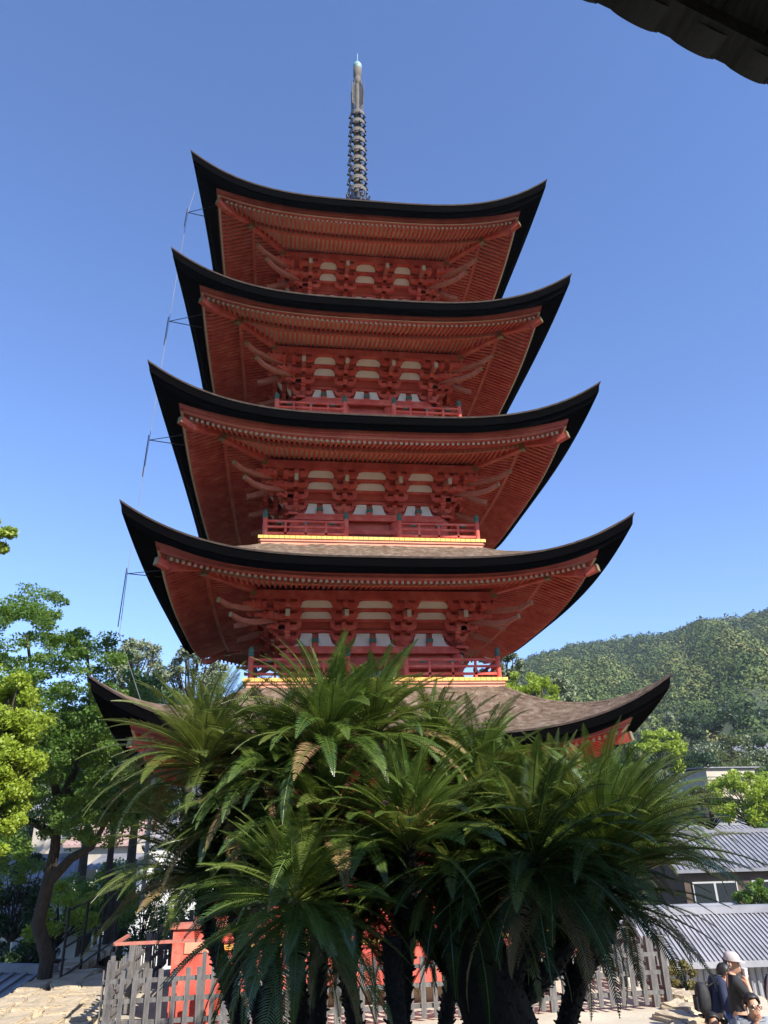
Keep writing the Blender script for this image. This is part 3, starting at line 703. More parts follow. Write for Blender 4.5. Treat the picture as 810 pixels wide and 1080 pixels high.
def tree(name, label, base, height_, crown, leafm, size, per, seed, group=None, cat='tree', lean=(0, 0), tr=.2, fork=.45, nclump=None, trunk=True, barkm=None):
    """crown: list of (dx,dy,dz, rx,ry,rz) ellipsoids relative to base, filled with clumps on limb ends"""
    rg = random.Random(seed); root = empty(name, tuple(base)); tag(root, label, cat, group)
    cents = []; rads = []; lm = MB(); top = np.array((lean[0], lean[1], height_*fork))
    if trunk:
        mid = top*.5+np.array((rg.uniform(-.06, .06)*height_, rg.uniform(-.03, .03)*height_, 0))*.6
        lm.tube([(0, 0, -.3), tuple(mid*.55), tuple(mid), tuple((mid+top)/2+np.array((.02*height_, 0, 0))), tuple(top)], [tr*1.25, tr, tr*.88, tr*.8, tr*.7], 10)
    for (dx, dy, dz, rx, ry, rz, nc) in crown:
        c0 = np.array((dx, dy, dz))
        hub = top+(c0-top)*.55
        if trunk: lm.tube([tuple(top*.96), tuple((top+hub)/2+np.array((0, 0, .06*height_))), tuple(hub)], [tr*.6, tr*.45, tr*.3], 7)
        for q in range(nc):
            th = rg.uniform(0, 2*PI); ph = math.acos(rg.uniform(-.75, 1)); rr_ = rg.uniform(.55, 1.0)
            p = c0+np.array((rx*math.sin(ph)*math.cos(th), ry*math.sin(ph)*math.sin(th), rz*math.cos(ph)))*rr_
            cents.append(p); rads.append(min(rx, ry, rz)*rg.uniform(.20, .42))
            if trunk:
                mp = (hub+p)/2+np.array((rg.uniform(-.1, .1)*rx, 0, rg.uniform(-.02, .14)*rz)); lm.tube([tuple(hub), tuple(mp), tuple(p)], [tr*.22, tr*.13, tr*.05], 5, cap=False)
    if trunk: lm.build('trunk', barkm or BARK, root, smooth=True)
    cm = MB(); leaf_cloud(cm, cents, rads, per, size, seed); cm.build('crown', leafm, root)
    return root
def at(px, py, dep, drop=True):
    p = P(px, py, dep); return p
def tree_at(name, label, px, top, wpx, hpx, dep, leafm, size, nc, per, seed, group=None, tr=None, cat='tree', trunk=True):
    """a tree whose crown is wpx wide and hpx high, its top at (px, top), standing on the terrain"""
    c = P(px, top+hpx/2, dep); s = dep/FPX; base = np.array((c[0], c[1], gz(c[0], c[1]))); d = c-base
    return tree(name, label, base, max(d[2], .5), [(0, 0, d[2], wpx*s/2, wpx*s/2*.8, hpx*s/2, nc)], leafm, size, per, seed, group, tr=tr or max(.08, .03*d[2]), fork=.6, cat=cat, trunk=trunk)
# T1: big left tree, dark forked trunk
b = np.array((-7.55, 1.6, -4.0)); root = empty('broadleaf_tree', tuple(b)); tag(root, 'large left tree with dark leaning forked trunk standing beyond the stone edge', 'tree')
def LP(px, py, dep): return P(px, py, dep)-b
lm = MB()
trk = [LP(44, 1110, 15.5), LP(44, 1050, 15.5), LP(50, 1010, 15.6), LP(40, 975, 15.6), LP(52, 925, 15.7)]
lm.tube(trk, [.21, .165, .15, .14, .13], 12)
def limb(pts, rs): lm.tube([LP(*p) for p in pts], rs, 8)
limb([(52, 925, 15.7), (58, 895, 15.7), (62, 850, 15.6), (50, 790, 15.5), (35, 720, 15.4), (28, 670, 15.3)], [.13, .11, .09, .07, .045, .025])
limb([(52, 930, 15.7), (75, 905, 15.5), (97, 893, 15.3), (110, 870, 15.2), (128, 845, 15.0)], [.115, .095, .07, .05, .025])
limb([(62, 850, 15.6), (85, 800, 15.4), (96, 740, 15.3), (92, 690, 15.2)], [.10, .07, .05, .025])
limb([(50, 800, 15.5), (10, 760, 15.3), (-30, 720, 15)], [.08, .06, .04])
limb([(58, 880, 15.7), (20, 860, 15.3), (-10, 850, 15)], [.08, .06, .04])
lm.build('trunk', BARK, root, smooth=True)
cm = MB(); rg = random.Random(5); cs = []; rs = []
def blob(px, py, rpx, n, dep=15.4, dz=1.4):
    for q in range(n):
        a = rg.uniform(0, 2*PI); r_ = rpx*math.sqrt(rg.random()); cs.append(LP(px+r_*math.cos(a), py+r_*math.sin(a)*.8, dep+rg.uniform(-dz, dz))); rs.append(rg.uniform(.16, .36))
blob(30, 690, 62, 60); blob(20, 850, 60, 40); blob(60, 760, 60, 44); blob(110, 810, 40, 22); blob(135, 745, 26, 10); blob(5, 905, 40, 16); blob(20, 780, 75, 60); blob(95, 770, 45, 34); blob(75, 700, 50, 22); blob(110, 690, 24, 8); blob(40, 640, 26, 10); blob(-40, 740, 80, 40); blob(70, 835, 60, 34); blob(15, 640, 16, 5); blob(115, 840, 35, 14); blob(95, 865, 40, 16); blob(150, 850, 30, 12)
leaf_cloud(cm, cs, rs, 230, .032, 5, flat=.55); cm.build('crown', LMAP, root)
# low bright maple spray under it
b2 = LP(0, 0, 1)
tree_at('broadleaf_tree', 'sunlit yellow-green tree entering from the left edge of the picture', -8, 700, 100, 230, 9.5, LBRI, .026, 110, 330, 12, tr=.16)
tree_at('broadleaf_tree', 'topmost sunlit yellow-green twig at the left edge high above the other leaves', -14, 545, 62, 50, 9.0, LBRI, .026, 16, 300, 13, tr=.05)
BG = [ # label, px, top, w, h, dep, leaf, size, clumps, per
 ('tall soft green tree behind the black cable at the left', 150, 690, 120, 200, 30, LMID, .12, 60, 70),
 ('pale feathery pine behind the left tip of the lowest roof', 140, 676, 80, 70, 48, LPIN, .16, 30, 80),
 ('pale feathery pine between the cable and the second roof corner', 205, 680, 70, 80, 50, LPIN, .16, 30, 80),
 ('broad green tree left of the lowest roof tip', 100, 735, 110, 150, 26, LMAP, .11, 50, 80),
 ('full soft green tree filling the gap right of the big left tree', 125, 760, 100, 130, 22, LMAP, .09, 50, 90),
 ('sunny green bush on the slope under the pink roofed house', 120, 940, 70, 50, 26, LBRI, .08, 24, 90),
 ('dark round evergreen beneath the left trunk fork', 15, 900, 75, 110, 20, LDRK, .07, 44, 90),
 ('light green garden tree above the black metal railing', 105, 915, 90, 75, 22, LMAP, .07, 36, 90),
 ('bright small maple by the white house wall at lower left', 60, 935, 80, 60, 19, LBRI, .06, 26, 80),
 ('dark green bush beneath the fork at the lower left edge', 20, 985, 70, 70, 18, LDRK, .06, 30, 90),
 ('green bush behind the low left cycad', 150, 930, 90, 90, 24, LMID, .08, 34, 80),
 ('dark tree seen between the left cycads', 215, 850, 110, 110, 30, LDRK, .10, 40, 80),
 ('grey green pine just right of the second balcony', 530, 682, 44, 50, 40, LPIN, .12, 26, 80),
 ('bright round tree beside the second balcony end', 556, 706, 62, 60, 34, LBRI, .10, 34, 90),
 ('dark feathery tree between the balcony tree and the hill', 586, 712, 50, 60, 60, LPIN, .2, 24, 80),
 ('bright lime tree below the right tip of the lowest roof', 698, 770, 50, 50, 75, LBRI, .25, 26, 80),
 ('olive bush left of the lime tree', 655, 766, 56, 70, 70, LOLV, .25, 26, 80),
 ('tall dark pine standing on the slope above the white hill house', 770, 740, 60, 70, 125, LDRK, .42, 24, 70),
 ('dark pine left of the white hill house', 728, 752, 46, 60, 120, LDRK, .42, 20, 70),
 ('dark pine at the right edge above the hill house', 806, 742, 56, 62, 130, LDRK, .42, 22, 70),
 ('pine with leaning bare trunk below the hill forest', 690, 742, 44, 52, 125, LPIN, .42, 18, 70),
 ('yellow green tree by the beige flat roofed house', 790, 815, 90, 56, 42, LBRI, .14, 44, 90),
 ('olive tree before the beige flat roofed house', 745, 830, 60, 40, 45, LOLV, .14, 26, 80),
 ('green shrub beside the grey house near the right edge', 800, 868, 60, 46, 36, LMAP, .11, 30, 90),
 ('round bright green shrub at the right edge above the long shed', 802, 930, 50, 52, 24, LMAP, .07, 34, 100),
 ('yellowing shrub between the fence corner and the long shed', 722, 1008, 40, 60, 13.2, LYEL, .035, 22, 70),
 ('thin green weed bush below the yellowing shrub', 742, 1040, 50, 30, 13.4, LOLV, .03, 16, 60),
 ('green undergrowth bush right of the lowest roof, far end', 640, 800, 80, 60, 60, LMID, .2, 30, 80),
 ('dark tree on the slope right of the olive bush', 735, 790, 60, 44, 85, LDRK, .3, 24, 80),
]
for k, (lab, px, top, w, h_, dep, lf, sz, nc, per) in enumerate(BG):
    tree_at('pine_tree' if 'pine' in lab else ('bush' if ('bush' in lab or 'shrub' in lab) else 'broadleaf_tree'), lab, px, top, w, h_, dep, lf, sz*.66, int(nc*1.25), int(per*1.9), 100+k, cat='pine' if 'pine' in lab else ('bush' if ('bush' in lab or 'shrub' in lab) else 'tree'))
for k in range(34):
    a = R(random.uniform(17.5, 37)); r_ = random.uniform(62, 116); x, y = CAM[0]+r_*math.sin(a), CAM[1]+r_*math.cos(a); w = random.uniform(2.0, 3.6); hh = random.uniform(5, 8)
    tree('broadleaf_tree', 'green tree in the loose wood at the foot of the right-hand hill', (x, y, gz(x, y)), hh, [(0, 0, hh*.62, w, w, hh*.40, 22)], random.choice([LMID, LDRK, LDRK, LOLV, LMID, LPIN]), .20, 80, 300+k, 'trees at the foot of the right hill', tr=.16, fork=.5)
for k in range(30):
    a = R(random.uniform(-29, -7)); r_ = random.uniform(52, 116); x, y = CAM[0]+r_*math.sin(a), CAM[1]+r_*math.cos(a); w = random.uniform(2.2, 3.8); hh = random.uniform(6, 9)
    tree('broadleaf_tree', 'green tree in the loose wood beyond the town on the left', (x, y, gz(x, y)), hh, [(0, 0, hh*.62, w, w, hh*.40, 22)], random.choice([LMID, LDRK, LMAP, LOLV, LMID, LPIN]), .20, 80, 400+k, 'trees beyond the town on the left', tr=.16, fork=.5)
# hill forest
fm = MB(); rg2 = np.random.default_rng(3)
N = 9000; az = np.radians(rg2.uniform(-30, 44, N)); rad = 112+(478-112)*np.sqrt(rg2.random(N)); fx = CAM[0]+rad*np.sin(az); fy = CAM[1]+rad*np.cos(az); fz = height(fx, fy)
K = 100
tr_ = 1.7+2.3*rg2.random(N)**1.5+rad*.0025
spec = .46+.22*np.sin(fx*.021+1)*np.cos(fy*.017)+rg2.normal(0, .22, N)
d = rg2.normal(size=(N, K, 3)); d[..., 2] = np.abs(d[..., 2])*.9; d /= np.linalg.norm(d, axis=2)[..., None]
lump = 1+.16*np.sin(d[..., :1]*5+rg2.uniform(0, 6, (N, 1, 1)))*np.cos(d[..., 1:2]*5+rg2.uniform(0, 6, (N, 1, 1)))
pp = np.stack([fx, fy, fz+tr_*.7], 1)[:, None]+d*tr_[:, None, None]*np.array((1, 1, 1.25))*lump*(.84+.2*rg2.random((N, K, 1)))
nn = d+rg2.normal(0, .38, (N, K, 3)); nn /= np.linalg.norm(nn, axis=2)[..., None]
ta = np.cross(nn, rg2.normal(size=(N, K, 3))); ta /= np.linalg.norm(ta, axis=2)[..., None]; tb = np.cross(nn, ta)
sz = (.17+.0011*rad)[:, None, None]*(.6+.7*rg2.random((N, K, 1)))
Vf = np.stack([pp-ta*sz, pp-tb*sz*.7, pp+ta*sz, pp+tb*sz*.7], 2).reshape(-1, 3); kf = np.arange(N*K)*4
fm.add(Vf, np.stack([kf, kf+1, kf+2, kf+3], 1), 0, np.repeat(np.clip(spec, 0, 1), K*4))
# bare snags along the ridge
for k in range(46):
    a = R(rg2.uniform(15, 38)); r_ = rg2.uniform(445, 472); x, y = CAM[0]+r_*math.sin(a), CAM[1]+r_*math.cos(a); z = gz(x, y); hh = rg2.uniform(5, 9)
    fm.bar((x, y, z), (x+rg2.uniform(-1, 1), y, z+hh), .35, .35, w2=.12, h2=.12)
    if k % 3: fm.add(*((lambda c: (np.concatenate([c+rg2.normal(0, 1, (1, 3))*.9+rg2.normal(0, .7, (4, 3)) for _ in range(9)]), np.arange(36).reshape(9, 4)))(np.array((x, y, z+hh)))), 0, .2)
fo = fm.build('hill_forest', FORM, tint=True); tag(fo, 'dense mixed green forest covering the hills', 'forest', kind='stuff')

# ------------------------------------------------------------------ houses and other buildings of the town
def house(name, label, loc, rz, w, d, h, rise, wallm, roofm, wins=(), rib=.3, over=.35, door=None, cat='house'):
    root = empty(name, loc, rz); tag(root, label, cat)
    wb = MB(); wb.bb(-w/2, w/2, -d/2, d/2, -1.5, h)
    if rise: 
        for sx in (-1, 1): wb.prism([(-d/2, 0), (d/2, 0), (0, rise)], (sx*(w/2-.06), 0, h), (0, 1, 0), (0, 0, 1), (1, 0, 0), .1)
    wb.build('wall', wallm, root)
    rb = MB(); oy = d/2+over; ox = w/2+over; sl = rise/(d/2) if rise else .04
    for sg in (-1, 1):
        p = lambda x, y, z: (x, sg*y, z)
        ze = h-over*sl+.05; zr_ = h+rise+.05 if rise else h+.05+.04*d/2
        q = np.array([(-ox, sg*oy, ze), (ox, sg*oy, ze), (ox, 0, zr_), (-ox, 0, zr_)]); q2 = q+np.array((0, 0, .12))
        rb.add(np.concatenate([q, q2]), [[0, 3, 2, 1], [4, 5, 6, 7], [0, 1, 5, 4], [1, 2, 6, 5], [3, 0, 4, 7]])
        if rib:
            n = int(2*ox/rib)
            for j in range(n+1):
                x = -ox+j*2*ox/n; rb.bar((x, sg*oy, ze+.13), (x, 0, zr_+.13), rib*.38, min(.07, rib*.4))
    if rise: rb.bar((-ox, 0, zr_+.18), (ox, 0, zr_+.18), .26, .16)
    rb.build('roof', roofm, root)
    for (side, u, z, ww, hh) in wins:
        t = MB(); f = MB()
        if side == 'f': o = (u, -d/2-.03, z); ex = (1, 0, 0); ez = (0, 1, 0)
        elif side == 'r': o = (w/2+.03, u, z); ex = (0, 1, 0); ez = (1, 0, 0)
        else: o = (-w/2-.03, u, z); ex = (0, 1, 0); ez = (1, 0, 0)
        f.prism([(-ww/2, 0), (ww/2, 0), (ww/2, hh), (-ww/2, hh)], o, ex, (0, 0, 1), ez, .08)
        fr = f.build('window', FRAME, root)
        on = np.array(o)-np.array(ez)*(.045 if side != 'r' else -.045)
        for sx in (-1, 1):
            t.prism([(-ww/4+.05, .06), (ww/4-.05, .06), (ww/4-.05, hh-.06), (-ww/4+.05, hh-.06)], on+np.array(ex)*sx*ww/4, ex, (0, 0, 1), ez, .02)
        t.build('pane', GLASS, fr)
    if door:
        t = MB(); t.bb(door-.45, door+.45, -d/2-.05, -d/2-.002, 0, 2.0); t.build('door', BROWNW, root)
    return root
def house_px(label, px, ytop, yeave, wpx, dep, d, rise, rz, wallm, roofm, wins=(), rib=.3, name='house', door=None, rough_gz=None):
    c = P(px, ytop, dep); w = wpx*dep/FPX; g_ = gz(c[0], c[1]) if rough_gz is None else rough_gz
    h = c[2]-.1-rise-g_
    W2 = [(s, u*w/2 if s == 'f' else u*d/2, h-z, ww, hh) for (s, u, z, ww, hh) in wins]
    return house(name, label, (c[0], c[1], g_), rz, w, d, max(h, .6), rise, wallm, roofm, W2, rib, door=door)
house('shed', 'long low shed with blue-grey ribbed metal roof and ribbed metal walls behind the people', (9.6, 1.0, -4.9), R(-7.5), 5.6, 2.9, 3.66, .62, BLUER, BLUER, (), .105, cat='shed')
sh = MB()
for j in range(40): sh.bb(-2.8+j*.143, -2.8+j*.143+.04, -1.50, -1.452, 0, 3.5)
so = sh.build('wall_rib', GREYR, [o for o in COL.objects if o.name.startswith('shed')][0])
house('house', 'long two-storey timber house with grey ribbed roof right of the cycads', (19.2, 15.6, -5.2), R(-8), 9.2, 5.2, 5.05, 1.15, BROWNW, GREYR, [('f', -3.4, 3.6, 1.8, 1.0), ('f', -1.0, 3.6, 1.8, 1.0), ('f', 1.4, 3.6, 1.8, 1.0), ('f', 3.6, 3.6, 1.2, 1.0), ('f', -2.4, 1.2, 1.6, 1.2), ('f', .4, 1.2, 1.6, 1.2)], .2)
house_px('low grey roofed annex between the long shed and the timber house', 705, 962, 980, 130, 24, 3.0, .5, R(-6), BEIGEW, BLUER, [('f', .2, .9, 1.2, .6), ('f', -.4, .9, 1.2, .6)], .4)
house_px('grey roofed house seen through the right cycad fronds', 742, 872, 890, 90, 48, 5, 1.1, R(4), WHITEW, GREYR, [('f', -.4, 1.8, 1.4, .9), ('f', .3, 1.8, 1.4, .9)])
house_px('white house with shallow grey roof on the hillside at the right edge', 805, 791, 803, 76, 105, 9, 1.6, R(-14), WHITEW, GREYR, [('f', -.72, 2.3, 2.2, 1.5), ('f', .1, 2.2, 2.0, 1.3)], .5)
house_px('beige flat-roofed building below the hillside house', 752, 812, 815, 58, 82, 6, 0, R(6), BEIGEW, GREYR, [('f', -.4, 1.7, 1.6, .9), ('f', .3, 1.7, 1.6, .9)], 0)
house_px('tiny dark roofed cabin left of the white hillside house', 756, 795, 800, 14, 110, 2.5, .7, R(10), BEIGEW, GREYR, (), .5)
house_px('white house with grey roof and windows at the left edge behind the trunk', 36, 907, 920, 80, 30, 3.2, .55, R(12), WHITEW, GREYR, [('f', -.35, 1.9, 1.1, .8), ('f', .3, 1.9, 1.1, .8)])
house_px('lower grey roofed white house at the far left', 8, 938, 955, 110, 25, 4.0, .9, R(-16), WHITEW, GREYR, [('f', .1, 1.7, 1.2, .8)])
house_px('white house with dusty pink roof between the left tree and the cycads', 128, 868, 885, 58, 42, 5, 1.0, R(-10), BEIGEW, PINKR, [('f', -.4, 1.8, 1.2, .9), ('f', .35, 1.8, 1.2, .9)])
house_px('small white workshop with dark window below the pink roof', 132, 905, 912, 34, 36, 3, .3, R(-6), WHITEW, GREYR, [('f', 0, 1.2, 1.1, .7)])
house_px('blue-grey roofed white house behind the left cycad', 178, 870, 888, 66, 44, 5, .9, R(8), WHITEW, BLUER, [('f', 0, 1.9, 1.3, .8)])
house_px('white gabled house high behind the left cycad fronds', 207, 824, 838, 40, 70, 6, 1.1, R(14), WHITEW, GREYR, [('f', -.3, 2.0, 1.2, 1.2), ('f', .3, 2.0, 1.2, 1.2)])
house_px('brown walled house with grey roof lower down beyond the left trees', 90, 838, 850, 60, 60, 6, 1.1, R(-12), BEIGEW, GREYR, [('f', 0, 2.0, 1.4, 1.0)])
house_px('near white walled house with grey roof below the terrace at the lower left corner', 5, 1028, 1050, 90, 16.5, 3.0, .45, R(-24), WHITEW, GREYR, [('f', .3, 1.0, .9, .6)], .3, rough_gz=-5.0)
house_px('near house with brown roof tucked beside the left tree trunk', 62, 1022, 1040, 60, 18.5, 2.6, .4, R(-24), WHITEW, BROWNR, (), .25, rough_gz=-5.0)
# black metal railing on the path beyond the terrace
def rail_thing(name, label, p, q, hgt, n, m, rails, r_=.03):
    p = np.array(p); q = np.array(q); root = empty(name, tuple(p)); tag(root, label, 'railing')
    for j in range(n):
        c = (q-p)*j/(n-1); t = MB(); t.tube([(0, 0, 0), (0, 0, hgt)], r_, 6); o = t.build('post', m, root); o.location = tuple(c)
    for z in rails:
        t = MB(); t.tube([(0, 0, z), tuple(q-p+np.array((0, 0, z)))], r_*.9, 6); t.build('rail', m, root)
rail_thing('metal_railing', 'black metal railing frame standing on the shaded path beyond the left stones', P(62, 1046, 15.4), P(120, 1004, 18.5), 1.55, 4, IRON, (.25, .8, 1.5), .03)
rail_thing('metal_railing', 'grey pipe handrail going down beyond the brown roof at the lower left', P(4, 1045, 19), P(45, 1020, 21), .8, 5, GREYR, (.4, .8), .03)
rail_thing('utility_pole', 'thin pale pole rising beside the left cycad', P(148, 960, 20), P(150, 960, 20.05), 4.6, 2, FRAME, (4.4,), .035)
tag([o for o in COL.objects if o.name.startswith('utility_pole')][0], cat='pole')

# ------------------------------------------------------------------ hall eave over the camera
E0 = pz(610, 0, 4.9); E1 = pz(810, 95, 4.9); ed = (E1-E0)/np.linalg.norm(E1-E0); en = np.array((ed[1], -ed[0], 0)); up = np.array((0, 0, 1.))
hall = empty('hall_eave', tuple(E0)); tag(hall, 'dark timber underside and tiled edge of a hall roof at the upper right corner', 'roof')
a0, a1, dep_ = -13.0, 7.4, 8.0; SLP = .22
def H(a, n, z): return ed*a+en*(n+.045)+up*z
t = MB(); nb = 70
for j in range(nb):
    x0 = a0+(a1-a0)*j/nb; x1 = a0+(a1-a0)*(j+1)/nb-.012; dz = (j % 2)*.010
    q = [H(x0, .10, .07+dz), H(x1, .10, .07+dz), H(x1, dep_, .07+dep_*SLP+dz), H(x0, dep_, .07+dep_*SLP+dz)]
    t.add(q+[k_+up*.03 for k_ in q], [[0, 3, 2, 1], [4, 5, 6, 7], [0, 1, 5, 4], [1, 2, 6, 5], [2, 3, 7, 6], [3, 0, 4, 7]])
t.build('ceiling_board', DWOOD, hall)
t = MB(); t.add([H(a0, 0, .10), H(a1, 0, .10), H(a1, dep_+.1, .13+dep_*SLP), H(a0, dep_+.1, .13+dep_*SLP), H(a0, 0, .22), H(a1, 0, .22), H(a1, dep_+.1, .3+dep_*SLP), H(a0, dep_+.1, .3+dep_*SLP)], [[0, 3, 2, 1], [4, 5, 6, 7], [0, 1, 5, 4], [1, 2, 6, 5], [2, 3, 7, 6], [3, 0, 4, 7]])
t.build('roof_deck', HALLT, hall)
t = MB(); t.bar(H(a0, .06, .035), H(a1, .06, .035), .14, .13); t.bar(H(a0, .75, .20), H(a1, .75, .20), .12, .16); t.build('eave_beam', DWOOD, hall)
sp_ = .345; k = 0; x = -2.6
while x < 2.6:
    t = MB(); n = 9; pr = []
    for q in range(n+1): s = q/n; pr.append((x+.245*s, -.012-.024*math.sin(s*PI)**.6-.012*s))
    lo = [(a_, z_) for a_, z_ in pr]; hi = [(a_, z_+.035) for a_, z_ in pr][::-1]; poly = lo+hi
    poly = poly[:n+1]+[(x+.262, pr[-1][1]+.005), (x+.262, pr[-1][1]+.055)]+poly[n+1:]
    V = [H(a_, -.02, z_) for a_, z_ in poly]+[H(a_, .10, z_) for a_, z_ in poly]; m_ = len(poly)
    t.add(V, [list(range(m_))]); t.add(V, [[m_+i for i in range(m_)][::-1]]); t.add(V, [[i, (i+1) % m_, m_+(i+1) % m_, m_+i] for i in range(m_)])
    t.build('eave_tile', HALLT, hall); x += sp_
t = MB()
for j in range(60):
    x0 = a0+.6+(a1-a0-1.2)*j/60; x1 = x0+(a1-a0-1.2)/60-.012; q = [H(x0, 4.2, Z0-E0[2]), H(x1, 4.2, Z0-E0[2]), H(x1, 4.2, .1+4.2*SLP), H(x0, 4.2, .1+4.2*SLP)]
    t.add(q+[k_+en*.05 for k_ in q], [[0, 3, 2, 1], [4, 5, 6, 7], [0, 1, 5, 4], [1, 2, 6, 5], [2, 3, 7, 6], [3, 0, 4, 7]])
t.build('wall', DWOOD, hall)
for a_ in (-12.5, -6.5, 6.8):
    t = MB(); zt = .2+3.5*SLP; b0 = H(a_, 3.5, 0); t.bb(-.15, .15, -.15, .15, Z0-E0[2], zt); o = t.build('pillar', DWOOD, hall); o.location = tuple(b0)

# ------------------------------------------------------------------ people
SKIN = mat('skin', (.50, .27, .17), (.58, .33, .22), 6, .5); HAIR = mat('black_hair', (.012, .010, .009), (.03, .025, .02), 30, .5)
BLACKC = mat('black_cotton', (.012, .012, .014), (.025, .025, .028), 8, .85); JEAN = mat('blue_denim', (.06, .11, .22), (.10, .17, .30), 12, .9)
NAVY = mat('navy_cloth', (.012, .020, .055), (.025, .035, .08), 8, .8); GREYC = mat('grey_cloth', (.22, .24, .28), (.32, .34, .38), 6, .85)
CAPM = mat('pale_cap_cloth', (.45, .38, .37), (.55, .48, .46), 8, .85); WHITEC = mat('white_cloth', (.65, .65, .66), (.75, .75, .76), 6, .8); KHAKI = mat('beige_trousers', (.34, .29, .22), (.42, .36, .28), 6, .85)
PAPER = mat('white_paper_cup', (.75, .74, .73), None, rough=.5); LENS = mat('spectacle_frame', (.01, .01, .01), None, rough=.3)
BAG = mat('black_bag_cloth', (.012, .012, .014), (.03, .03, .034), 14, .7, .003)
def skin(name, nodes, edges, m, parent, sub=2, root=None):
    me = bpy.data.meshes.new(name); ks = list(nodes); me.from_pydata([nodes[k][0] for k in ks], [(ks.index(a), ks.index(b)) for a, b in edges], [])
    o = bpy.data.objects.new(name, me); COL.objects.link(o); o.parent = parent
    md = o.modifiers.new('skin', 'SKIN'); md.use_smooth_shade = True
    for i, k in enumerate(ks):
        r_ = nodes[k][1]; sv = me.skin_vertices[0].data[i]; sv.radius = (r_, r_) if np.isscalar(r_) else r_; sv.use_root = (k == (root or ks[0]))
    sb = o.modifiers.new('subsurf', 'SUBSURF'); sb.levels = sb.render_levels = sub; me.materials.append(m); return o
def hand(nodes, edges, w, el, tag_, curl=.5):
    w = np.array(w); d = w-np.array(el); d /= np.linalg.norm(d); s = np.cross(d, (0, 0, 1)); s /= np.linalg.norm(s)+1e-9; n = np.cross(s, d)
    pm = w+d*.06; nodes[tag_+'p'] = (tuple(pm), (.035, .018)); edges.append((tag_+'w', tag_+'p'))
    for k, (o, L) in enumerate(((-.03, .065), (-.01, .078), (.010, .074), (.030, .058))):
        a = pm+s*o+d*.03; b_ = a+d*L*.5-n*.01; c = b_+d*L*.4*(1-curl)-n*L*.5*curl
        for q, p in enumerate((a, b_, c)): nodes[f'{tag_}{k}{q}'] = (tuple(p), .0095-.001*q)
        edges += [(tag_+'p', f'{tag_}{k}0'), (f'{tag_}{k}0', f'{tag_}{k}1'), (f'{tag_}{k}1', f'{tag_}{k}2')]
    a = w+d*.03-s*.035; b_ = a+d*.035-s*.02-n*.01
    nodes[tag_+'t0'] = (tuple(a), .012); nodes[tag_+'t1'] = (tuple(b_), .010); edges += [(tag_+'w', tag_+'t0'), (tag_+'t0', tag_+'t1')]
